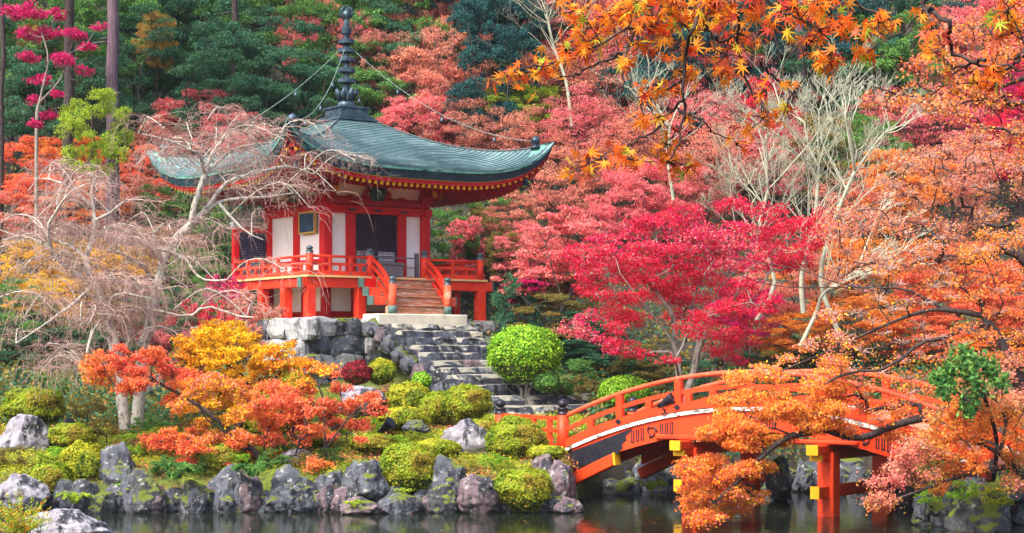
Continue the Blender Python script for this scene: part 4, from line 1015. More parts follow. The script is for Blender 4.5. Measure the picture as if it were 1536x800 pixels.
# ================================================================= TREES
def pads_px(lst, Yd, jit, rng):
    return np.array([(*at(px, py, Yd+rng.uniform(-jit, jit)), r*Yd/F) for px, py, r in lst])
def fill_pads(poly, Yd, jit, r0, r1, n, rng, mind=.8):
    """random pads inside a photo outline, at real depth Yd +- jit"""
    poly = np.array(poly, float); lo, hi = poly.min(0), poly.max(0); out = []
    def inside(p):
        c = False; j = len(poly)-1
        for i in range(len(poly)):
            if (poly[i, 1] > p[1]) != (poly[j, 1] > p[1]) and p[0] < (poly[j, 0]-poly[i, 0])*(p[1]-poly[i, 1])/(poly[j, 1]-poly[i, 1])+poly[i, 0]: c = not c
            j = i
        return c
    tries = 0
    while len(out) < n and tries < n*60:
        tries += 1; p = rng.uniform(lo, hi); r = rng.uniform(r0, r1)
        if inside(p) and all((p[0]-q[0])**2+((p[1]-q[1])*1.5)**2 > (mind*(r+q[2])/2)**2 for q in out): out.append((*p, r))
    return out
def tree(name, label, cat, base, trunks, pads, leaf, nleaf, size, bark, seed, group=None, per=12, flat=.45, tip=.012, rbase=.14, droop=.35, up=.5, twigs='twig_brown', asp=.7, thick=.12, twr=.010, dens=None):
    """pads (K,4) world. trunks: list of explicit limb polylines (world)"""
    rng = np.random.RandomState(seed); sk = Skel(rng); base = np.asarray(base, float); t = thing(name, label, cat, base, 0, group)
    for i, tp in enumerate(trunks):
        if i == 0: sk.chain(tp)
        else: sk.limb(tp)
    order = np.argsort(np.linalg.norm(pads[:, :3]-base, axis=1)); ends = {}
    for i in order: ends[i] = sk.reach(pads[i, :3]-np.array((0, 0, pads[i, 3]*.15)))
    V, Fc = sk.mesh(tip, rbase)
    C, Rr, I = pad_sprays(pads, rng, per, flat)
    A = np.array([sk.pos[ends[i]] for i in I]); v, f = twig_mesh(A, C, rng, twr, .004, sag=.08)
    mi = np.concatenate([np.zeros(len(Fc), int), np.ones(len(f), int)]); V, Fc = join([(V, Fc), (v, f)]); link('trunk', np_mesh('trunk', V-base, Fc, True, mi), [M[bark], M[twigs]], t)
    if nleaf:
        P = spray_leaves(C, Rr, nleaf, rng, droop, thick, dens)
        lf = leaf if isinstance(leaf, list) else [(leaf, None)]
        if len(lf) == 1: leaf_obj('crown', P, size, L[lf[0][0]], t, rng, base, up=up, asp=asp)
        else:
            # lf: [(palette, px boundary function of world point)]
            V, Fq = leaf_arrays(P, size, rng, up=up, asp=asp); mi = lf[0][1](P, rng)
            me = np_mesh('crown', V-base, Fq, mi=mi); link('crown', me, [L[q[0]] for q in lf], t)
    return t, sk
def W(pts, Y0, Y1=None):
    Y1 = Y0 if Y1 is None else Y1; n = len(pts); return [at(x, y, Y0+(Y1-Y0)*i/max(n-1, 1)) for i, (x, y) in enumerate(pts)]

# --- golden / red orange maples on the island
rng = np.random.RandomState(1)
pd = fill_pads([(135,520),(190,512),(235,520),(300,560),(370,570),(430,560),(470,600),(480,660),(490,700),(440,712),(380,690),(330,700),(262,700),(232,660),(250,620),(235,590),(180,600),(130,560)], 48.5, 1.4, 14, 26, 74, rng, .85)
pads = pads_px(pd+[(150,555,16),(130,545,12),(240,660,18),(480,725,12),(495,700,14),(300,600,20)], 48.5, 1.4, rng)
base = at(402, 716, 48.0)
tree('maple_tree', 'red orange maple leaning over the shore rocks in front of the golden one', 'tree', base,
     [W([(402,718),(392,690),(372,668),(340,650),(310,630)], 48), W([(388,684),(400,650),(420,622)], 48, 49), W([(345,655),(300,610),(230,570)], 48.5), W([(392,690),(430,685),(470,680)], 48)], pads, [('redorange', lambda P, r: zone(P, r, (.5,.28,.10,.12), .8, 1.)), ('orange', None), ('salmon', None), ('gold', None)], 52000, .07, 'bark_dark', 3, rbase=.11, thick=.22, per=18, flat=.5, up=.4)
pd = fill_pads([(270,500),(330,478),(372,505),(375,540),(420,520),(455,540),(470,580),(440,600),(340,590),(300,570),(262,545)], 51, 1.2, 12, 24, 40, rng, .85)
pads = pads_px(pd+[(345,492,16),(290,515,16),(435,520,12),(425,548,16)], 51, 1.0, rng)
tree('maple_tree', 'golden yellow maple rising behind the red orange one on the island', 'tree', at(365, 690, 51),
     [W([(365,690),(352,640),(345,590),(340,545)], 51), W([(352,640),(390,590),(420,560)], 51)], pads, [('gold', lambda P, r: zone(P, r, (.66,.20,.14), .9, .5)), ('orange', None), ('lime', None)], 32000, .07, 'bark_dark', 4, rbase=.09, thick=.25, per=16, flat=.8, up=.3)
pd = fill_pads([(440,530),(500,545),(520,580),(575,600),(560,640),(500,660),(430,640),(420,590)], 50, 1.0, 10, 20, 30, rng, .9)
pads = pads_px(pd+[(560,592,12),(575,612,9),(540,660,12),(455,700,14),(500,560,10)], 50, 1.0, rng)
tree('maple_tree', 'small thin leaved orange maple on a slender stem, right of the golden one', 'tree', at(490, 700, 49.5),
     [W([(490,700),(487,650),(485,600),(470,560)], 49.5), W([(487,660),(520,630),(550,605)], 49.5), W([(484,700),(462,682),(440,650)], 49.5)], pads, [('redorange', lambda P, r: np.where(P[:, 0]*-1.1+(P[:,2]) > 5.2, 1, 0)*(r.rand(len(P)) < .7)), ('gold', None)], 11000, .08, 'bark_dark', 5, rbase=.07, thick=.3)

# --- crimson maple
rng = np.random.RandomState(2)
pd = fill_pads([(850,470),(880,420),(845,370),(905,345),(960,330),(1010,300),(1075,300),(1120,285),(1180,310),(1240,325),(1240,370),(1190,395),(1130,400),(1150,450),(1120,500),(1090,545),(1060,520),(1030,500),(985,500),(950,520),(900,520),(850,505)], 58, 3, 20, 38, 72, rng, .8)
pads = pads_px(pd+[(960,530,22),(1000,540,18),(880,500,22),(1085,560,18),(1230,345,18),(1110,540,20)], 58, 2.5, rng)
bs = at(1022, 600, 57.5)
tree('maple_tree', 'large crimson maple with a forked grey trunk behind the bridge', 'tree', bs,
     [W([(1022,604),(1018,560),(1012,520),(985,480),(960,450),(930,410)], 57.5, 58), W([(1034,604),(1040,560),(1048,500),(1038,460),(1052,420),(1080,380)], 57.5, 58.5), W([(1046,520),(1065,480),(1075,440),(1110,400)], 57.5, 58), W([(1012,520),(1008,470),(985,440),(970,400)], 57.5, 58), W([(1065,480),(1100,470),(1140,440)], 57.5)],
     pads, [('crimson', lambda P, r: zone(P, r, (.80,.12,.08), .5, .3)), ('magenta', None), ('rose', None)], 50000, .08, 'bark_grey', 7, rbase=.20, per=20, flat=.42, thick=.2)
# --- pink maple left of it (sparse, reaching towards the pavilion)
pd = fill_pads([(765,420),(790,380),(810,330),(850,310),(905,345),(900,400),(860,440),(810,430),(790,450)], 64, 3, 18, 30, 26, rng, .85)
pads = pads_px(pd+[(745,418,10),(770,435,18),(750,400,8)], 65.5, 1.5, rng)
tree('maple_tree', 'thin rose pink maple reaching from the crimson tree towards the deck railing', 'tree', at(845, 555, 64),
     [W([(845,555),(835,510),(845,460),(830,410),(820,370)], 64), W([(840,490),(800,460),(775,440)], 64)], pads, [('rose', lambda P, r: (r.rand(len(P)) < .3).astype(int)), ('dusty', None)], 22000, .09, 'bark_dark', 8, rbase=.13, per=14, flat=.4)
pads = pads_px([(770,432,18),(795,425,18),(762,450,12),(805,445,14)], 65, .8, rng)
tree('maple_tree', 'small dark crimson maple just right of the pavilion deck', 'tree', at(775, 500, 65), [W([(775,500),(795,478),(782,455),(775,440)], 65)], pads, 'magenta', 7000, .09, 'bark_dark', 9, rbase=.13)

# --- magenta maple across the cedar trunks at the upper left
rng = np.random.RandomState(4)
pads = pads_px([(20,20,20),(50,15,22),(85,20,16),(40,50,20),(75,48,18),(110,50,16),(130,70,14),(45,85,14),(95,90,18),(125,105,14),(60,118,16),(85,140,12),(50,150,14),(75,170,16),(55,185,12),(150,40,12)], 74, 1., rng)
q_ = at(55, 200, 74); tree('maple_tree', 'slender magenta maple whose sprays cross the dark cedar trunk at the upper left', 'tree', (q_[0], 74, float(ground(q_[0], 74))),
     [[np.array((q_[0], 74, float(ground(q_[0], 74))-.2)), q_, at(60,150,74), at(72,90,74), at(60,40,74)], W([(62,150),(90,120),(105,80)], 74)], pads, 'magenta', 8500, .10, 'bark_grey', 61, rbase=.09, per=14, flat=.5, thick=.3)
# --- weeping cherries
def weeping(label, base, trunks, seed, Yd, sec, region=None, nt=34, rb=.2):
    rng = np.random.RandomState(seed); sk = Skel(rng); base = np.asarray(base, float); t = thing('weeping_cherry', label, 'tree', base)
    for i, tp in enumerate(trunks):
        (sk.chain if i == 0 else sk.limb)(tp)
    n0 = len(sk.pos); A0_ = np.array(sk.pos); zmin = base[2]+1.2
    cand = [i for i in range(n0) if A0_[i, 2] > zmin]
    starts = []
    for _ in range(sec):
        i = cand[rng.randint(len(cand))]; a = rng.uniform(0, 2*pi); ln = rng.uniform(1.0, 2.6); d = np.array((cos(a), sin(a)*.6, 0)); p = A0_[i]
        pts = [p, p+d*ln*.3+np.array((0,0,.28*ln)), p+d*ln*.65+np.array((0,0,.33*ln))+rng.normal(size=3)*.1, p+d*ln+np.array((0,0,.12*ln))+rng.normal(size=3)*.12]
        ids = sk.chain(pts, i, 9); starts += ids[2:]
    V, Fc = sk.mesh(.014, rb, thick=(n0, .062)); link('trunk', np_mesh('trunk', V-base, Fc, True), M['bark_pale'], t)
    A = np.array(sk.pos); starts = np.array(starts); m = sec*nt; S = A[starts[rng.randint(len(starts), size=m)]]
    a = rng.uniform(0, 2*pi, m); ln = rng.uniform(.7, 2.3, m); n = 9; q = np.linspace(0, 1, n)[None]
    out = ln[:, None]*(.75*(1-np.exp(-q*1.8))); fall = ln[:, None]*(.35*q-.95*q**2)*rng.uniform(.1, 1.0, m)[:, None]
    wob = rng.normal(size=(m, n, 3)).cumsum(1)*.035
    P = S[:, None]+np.stack([np.cos(a)[:, None]*out, np.sin(a)[:, None]*out, fall], -1)+wob
    r = np.linspace(.0065, .0026, n)[None]*rng.uniform(.7, 1.3, (m, 1)); v1, f1 = tubes(P, r, 3)
    # side twiglets
    k = m*4; ii_ = rng.randint(m, size=k); jj = rng.randint(2, n-1, size=k); B0 = P[ii_, jj]; B1 = B0+rng.normal(size=(k, 3))*.22+np.array((0,0,-.10))
    v2, f2 = twig_mesh(B0, B1, rng, .005, .0025)
    V, Fc = join([(v1, f1), (v2, f2)]); link('weeping_twigs', np_mesh('weeping_twigs', V-base, Fc), M['twig_pink'], t); return t
weeping('bare weeping cherry with pale lichened trunk nearest the left edge', at(186, 642, 51), [
  W([(188,645),(182,590),(172,520),(160,470),(150,440),(141,425)], 51, 51.5),
  W([(141,425),(128,391),(141,354),(142,324),(137,286),(146,262)], 51.5, 52.5),
  W([(141,425),(122,416),(101,402),(82,384),(75,365),(71,342),(84,318),(95,300)], 51.5, 50),
  W([(76,365),(50,358),(28,355),(0,345)], 51), W([(129,391),(108,370),(86,361),(60,340),(40,322)], 51.5, 53),
  W([(161,462),(131,440),(112,455),(90,470),(64,489),(24,515)], 51, 49.5), W([(162,465),(176,440),(200,443),(226,447)], 51, 50.3),
  W([(137,300),(110,285),(80,270),(50,268)], 52), W([(140,330),(165,320),(190,300),(215,300)], 52), W([(172,500),(142,492),(131,526),(128,560)], 51, 49.8)],
  5, 51, 56, nt=21, rb=.19)
weeping('bare weeping cherry with a leaning pale trunk reaching over the pavilion roof', at(212, 600, 52.5), [
  W([(205,640),(212,560),(214,519),(225,492),(229,455),(240,417),(247,384),(262,361),(289,335),(315,312),(337,301),(375,297),(399,296),(440,290)], 52.5, 55.5),
  W([(289,335),(292,305),(300,282),(311,252),(315,235),(320,228),(334,206),(345,196)], 54, 55),
  W([(317,252),(334,236),(356,222),(388,216),(410,214)], 54.5, 56), W([(311,252),(300,232),(290,228),(262,214),(236,206),(208,200)], 54, 53),
  W([(247,384),(236,372),(229,362),(231,348),(245,335)], 53), W([(250,388),(277,387),(292,410),(311,421),(340,420)], 53, 52),
  W([(214,519),(180,485),(160,478),(142,492),(131,526)], 52, 50), W([(216,508),(195,466),(224,464),(281,475),(311,460),(356,474),(380,476)], 52.3, 51),
  W([(337,301),(350,330),(372,350),(395,360)], 54.5), W([(300,320),(340,275),(380,262),(430,250),(470,262)], 54, 57), W([(240,417),(215,400),(180,380),(160,378)], 53, 51)],
  6, 54, 62, nt=20, rb=.21)

# --- bare pale vase shaped trees right of centre
def vase(label, pts, seed, Yd, spread=1.15, levels=5, h=3.4, r0=.11, lean=0., group=None):
    rng = np.random.RandomState(seed); segs = []; pts = [np.array(p)+(rng.normal(size=3)*.14 if 0 < i < len(pts)-1 else 0) for i, p in enumerate(pts)]; base = np.array(pts[0]); t = thing('bare_tree', label, 'tree', base, 0, group)
    tr = resample(pts, 10); parts = [tubes(tr[None], np.linspace(r0*1.5, r0, 10)[None], 7)]
    front = [(tr[-1], unit(tr[-1]-tr[-3]), h, r0)]+[(tr[q_], unit(unit(tr[-1]-tr[-3])+np.array((sg_*.8, rng.normal()*.4, .1))), h*.8, r0*.6) for q_, sg_ in ((5,-1),(6,1),(8,-1))]
    for lv in range(levels):
        nx_ = []
        for (p, d, ln, r) in front:
            nb_ = 4 if lv < 1 else rng.randint(2, 5)
            for b in range(nb_):
                dd = unit(d+rng.normal(size=3)*np.array((.62,.45,.25))*spread+np.array((lean,0,.22))); l2 = ln*rng.uniform(.45, .72)
                m1 = p+dd*l2*.5+rng.normal(size=3)*l2*.05; e = p+dd*l2+np.array((0,0,.08*l2)); r2 = r*rng.uniform(.5, .68)
                P = resample([p, m1, e], 6); parts.append(tubes(P[None], np.linspace(r*.72 if b == 0 else r2, r2*.9, 6)[None], 5 if r > .03 else 3))
                nx_.append((e, unit(e-m1), l2, r2))
                if rng.rand() < .6: q = P[3]; d3 = unit(dd+rng.normal(size=3)*.8); parts.append(tubes(resample([q, q+d3*l2*.3, q+d3*l2*.5+np.array((0,0,.1*l2))], 5)[None], np.linspace(r2*.4, .006, 5)[None], 3))
        front = nx_
    V, Fc = join(parts); link('trunk', np_mesh('trunk', V-base, Fc, True), M['bark_green'], t)
vase('bare pale green tree with upright branches, left of the three', W([(1130,490),(1152,420),(1146,340),(1152,285)], 61), 1, 61, h=2.6, lean=-.05, r0=.06)
vase('bare pale green tree with upright branches, the middle and tallest one', W([(1205,470),(1205,400),(1210,330),(1228,250)], 62), 2, 62, h=3.3, r0=.065)
vase('bare pale green tree fanning out to the right, rightmost of the three', W([(1258,500),(1236,420),(1248,340),(1282,258)], 61), 13, 61, h=3.3, lean=.14, r0=.065)
vase('low bare pale tree leaning right above the orange maple', W([(1200,520),(1215,470),(1235,440),(1285,415)], 57), 14, 57, h=2.6, lean=.45, r0=.05, levels=4)
vase('leafless pale tree high on the slope behind the pavilion side', W([(858,190),(850,120),(832,60),(820,20)], 84), 15, 84, h=3.5, r0=.06, levels=4)
vase('leafless grey tree near the top right of the slope', W([(1010,300),(1000,230),(1005,190)], 74), 16, 74, h=3.0, r0=.05, levels=4)

# --- orange maples on the right bank, reaching over the bridge
rng = np.random.RandomState(9)
pd = fill_pads([(1045,600),(1110,560),(1180,530),(1240,470),(1290,430),(1350,380),(1420,340),(1500,320),(1560,330),(1600,560),(1540,620),(1450,640),(1370,620),(1330,660),(1290,640),(1240,650),(1190,640),(1160,680),(1140,740),(1090,790),(1035,780),(1015,730),(1050,690),(1050,640)], 42, 2.5, 16, 30, 120, rng, .85)
pads = pads_px(pd+[(1050,760,22),(1040,730,20),(1100,730,22),(1080,770,18),(1140,700,20),(1120,750,18),(1170,660,20),(1110,640,22),(1060,650,18),(1230,600,22),(1190,610,22),(1150,620,22),(1035,700,24),(1065,690,24),(1095,760,24),(1060,775,24),(1125,700,24),(1080,715,26),(1120,665,24),(1040,755,22),(1215,640,18),(1090,620,20),(1075,600,16)], 42, 1.2, rng)
RT = [W([(1560,640),(1530,575),(1500,510),(1478,478),(1470,440)], 42.5),
  W([(1478,480),(1450,490),(1421,506),(1380,515),(1350,540),(1318,556)], 42, 41), W([(1474,470),(1421,465),(1390,466),(1355,477),(1300,500),(1260,520)], 42.5, 43),
  W([(1421,466),(1359,434),(1297,432),(1248,422),(1207,407),(1150,395),(1091,387)], 42.5, 44), W([(1297,432),(1174,430),(1100,411)], 43, 43),
  W([(1520,560),(1440,610),(1370,630),(1330,642),(1298,656),(1266,654),(1234,644),(1210,650),(1186,654),(1160,670),(1138,690)], 42, 41),
  W([(1186,654),(1150,640),(1110,645)], 41.5, 41), W([(1318,556),(1270,560),(1220,585),(1170,600)], 41, 41.5), W([(1260,520),(1200,545),(1140,570),(1080,590)], 43, 42), W([(1138,690),(1110,720),(1070,755)], 41.5, 41)]
tree('maple_tree', 'big orange maple on the right bank whose boughs hang over the bridge', 'tree', at(1562, 655, 42.5), RT, pads,
     [('orange', lambda P, r: zone(P, r, (.50,.20,.14,.16), .45, 2.)), ('redorange', None), ('gold', None), ('salmon', None)], 78000, .062, 'bark_dark', 21, rbase=.20, per=24, flat=.5, thick=.25, twr=.009, tip=.009, up=.3, twigs='twig_pink', dens=lambda C: np.clip((-C[:, 2]/C[:, 1]*F+535-480)/160, .16, 1)*np.where((np.abs(768+F*C[:, 0]/C[:, 1]-1350) < 80) & (-C[:, 2]/C[:, 1]*F+535 < 650), .2, 1))
# half bare maple above it: mostly fine pinkish twigs
pd = fill_pads([(1240,330),(1330,250),(1400,215),(1560,180),(1580,340),(1480,380),(1400,400),(1330,420),(1250,420)], 46, 2.5, 18, 34, 52, rng, .85)
pads = pads_px(pd, 46, 2.5, rng)
tree('maple_tree', 'half bare maple with pinkish twigs above the big orange one at the right edge', 'tree', at(1600, 640, 46),
     [W([(1600,640),(1570,500),(1545,400),(1530,308),(1500,271),(1487,238)], 46), W([(1535,320),(1491,341),(1438,317),(1400,330),(1340,350)], 46), W([(1530,308),(1460,280),(1400,275),(1330,300)], 46, 47)], pads,
     [('dusty', lambda P, r: (r.rand(len(P)) < .35).astype(int)), ('orange', None)], 13000, .065, 'bark_dark', 22, rbase=.18, per=46, flat=.5, thick=.4, twigs='twig_pink', twr=.008)
# red maple at the right edge in front
pd = fill_pads([(1400,600),(1450,560),(1540,520),(1560,760),(1500,700),(1430,720),(1380,760),(1290,780),(1280,740),(1330,690),(1380,640)], 39.5, 1, 14, 26, 46, rng, .9)
pads = pads_px(pd+[(1400,625,20),(1435,645,22),(1475,660,20),(1520,610,22),(1525,660,22),(1400,660,20),(1360,680,18),(1345,720,16)], 39.5, 1.0, rng)
tree('maple_tree', 'low spreading maple with small pink orange leaves over the mossy right bank', 'tree', at(1580, 770, 39.5),
     [W([(1580,770),(1540,720),(1500,680),(1450,660)], 39.5), W([(1520,700),(1440,715),(1370,740),(1310,760)], 39.5), W([(1500,680),(1510,620),(1480,590)], 39.5)], pads,
     [('salmon', lambda P, r: zone(P, r, (.34,.20,.46), 1.0, 1.)), ('mixed', None), ('orange', None)], 21000, .06, 'bark_dark', 23, rbase=.10, per=22, flat=.6, thick=.5, twr=.007)
pads = pads_px([(1455,605,15),(1430,560,20),(1465,575,18),(1420,585,14),(1480,545,16),(1450,550,18),(1410,570,14),(1440,530,13),(1500,570,14)], 38.3, .35, rng)
tree('camellia_shrub', 'dark glossy green broad leaved shrub between the orange boughs at right', 'shrub', at(1490, 720, 39.2), [W([(1490,720),(1495,660),(1475,590)], 41, 38.7)], pads, 'green', 2300, .15, 'bark_dark', 24, rbase=.05, asp=.45, flat=1.0, thick=.8, per=14)
# bottom left conifer seedling
rg = np.random.RandomState(31); b = at(30, 815, 34); t = thing('young_cypress', 'small yellow green cypress bush in the bottom left corner', 'shrub', b); Pn = []
for i in range(110):
    a = rg.uniform(0, 2*pi); ln = rg.uniform(.35, .85); el = rg.uniform(.1, 1.3); d = np.array((cos(a)*cos(el), sin(a)*cos(el), sin(el)))
    for q in np.linspace(.15, 1, 30): Pn.append(d*ln*q+np.array((0,0,.15))+rg.normal(size=3)*.03*(1.2-q)+np.array((0,0,.1*q)))
Pn = np.array(Pn); V, Fc = leaf_arrays(Pn, .06, rg, asp=.4); link('foliage', np_mesh('foliage', V, Fc, mi=(rg.rand(len(Fc)) < .22).astype(int)), [L['lime'], L['orange']], t)
MB().tube([(0,0,-.3),(0,0,.5)], .03, 6).build('stem', M['bark_grey'], t)

# ================================================================= BACKGROUND WOOD
PROTO = {}
def proto(kind, seed):
    rng = np.random.RandomState(seed); H = {'maple': 4.6, 'ever': 5.2, 'bush': 1.4, 'bare': 4.6}[kind]; Rc = {'maple': 3.4, 'ever': 3.3, 'bush': 2.0, 'bare': 3.4}[kind]
    pads = []; K = {'maple': 44, 'ever': 40, 'bush': 22, 'bare': 44}[kind]
    while len(pads) < K:
        d = unit(rng.normal(size=3)); u = rng.uniform(.35, 1)**.6; d = d*u
        if kind == 'ever': p = np.array((d[0]*Rc*(1-.35*d[2]), d[1]*Rc*(1-.35*d[2]), H+d[2]*Rc*1.15))
        else: p = np.array((d[0]*Rc, d[1]*Rc, H+d[2]*Rc*.72))
        r = rng.uniform(.55, 1.05)*(1 if kind != 'bush' else .6)
        if all(np.linalg.norm((p-q[:3])*np.array((1,1,1.6))) > .62*(r+q[3]) for q in pads[-30:]) or rng.rand() < .05: pads.append(np.array((*p, r)))
    pads = np.array(pads); sk = Skel(rng); sk.chain([(0,0,-1.),(.1,.05,H*.25),(rng.normal()*.3,rng.normal()*.2,H*.5),(rng.normal()*.3,0,H*.75)])
    for i in np.argsort(np.linalg.norm(pads[:, :3], axis=1)): sk.reach(pads[i, :3]-np.array((0,0,.1)), .14)
    V, Fc = sk.mesh(.013, .15 if kind != 'bush' else .06, 5)
    C, Rr, I = pad_sprays(pads, rng, 14 if kind != 'bare' else 34, .36 if kind != 'bush' else .6)
    A = pads[I, :3]; v, f = twig_mesh(A, C, rng, .011, .005, sag=.06)
    parts = [('trunk', np_mesh('trunk', *join([(V, Fc), (v, f)]), True), 'bark')]
    nl = {'maple': 26000, 'ever': 30000, 'bush': 9000, 'bare': 15000}[kind]
    P = spray_leaves(C, Rr, nl, rng, .4, .14); vv, ff = leaf_arrays(P, {'maple': .105, 'ever': .11, 'bush': .10, 'bare': .09}[kind], rng, up=.45)
    parts.append(('crown', np_mesh('crown', vv, ff), 'leaf'))
    return parts, H, Rc
for kind, k in (('maple', 4), ('ever', 3), ('bush', 2), ('bare', 2)): PROTO[kind] = [proto(kind, 100+i*13+len(kind)) for i in range(k)]
def put(kind, x, y, zc, rad, leaf, label, cat='tree', name=None, group=None, bark='bark_dark', seed=0, zs=None):
    r = random.Random(seed); parts, H, Rc = PROTO[kind][r.randrange(len(PROTO[kind]))]; g = float(ground(x, y))
    s = rad/Rc; h = max(zc-g, rad*.6); sz = h/H if zs is None else zs
    sz = max(min(sz, s*1.9), s*.6); z0 = zc-H*sz
    nm = name or {'maple': 'maple_tree', 'ever': 'evergreen_tree', 'bush': 'shrub', 'bare': 'maple_tree'}[kind]
    t = thing(nm, label, cat, (x, y, z0), r.uniform(0, 6.28), group); t.scale = (s, s, sz)
    for n, me, k in parts:
        o = bpy.data.objects.new(n, me); COL.objects.link(o); o.parent = t
        if not me.materials: me.materials.append(None)
        o.material_slots[0].link = 'OBJECT'; o.material_slots[0].material = M[bark] if k == 'bark' else L[leaf]
def ray_place(px, py, hc, y0=64.):
    """depth at which the hillside lies hc below the sight line through px,py"""
    ys = np.linspace(y0, 150, 600); xs = (px-768)/F*ys; zr = (HZ-py)/F*ys; g = ground(xs, ys); d = g+hc-zr
    i = np.argmax(d > 0) if (d > 0).any() else len(ys)-1
    return ys[i], xs[i], zr[i]
SEEN = {}
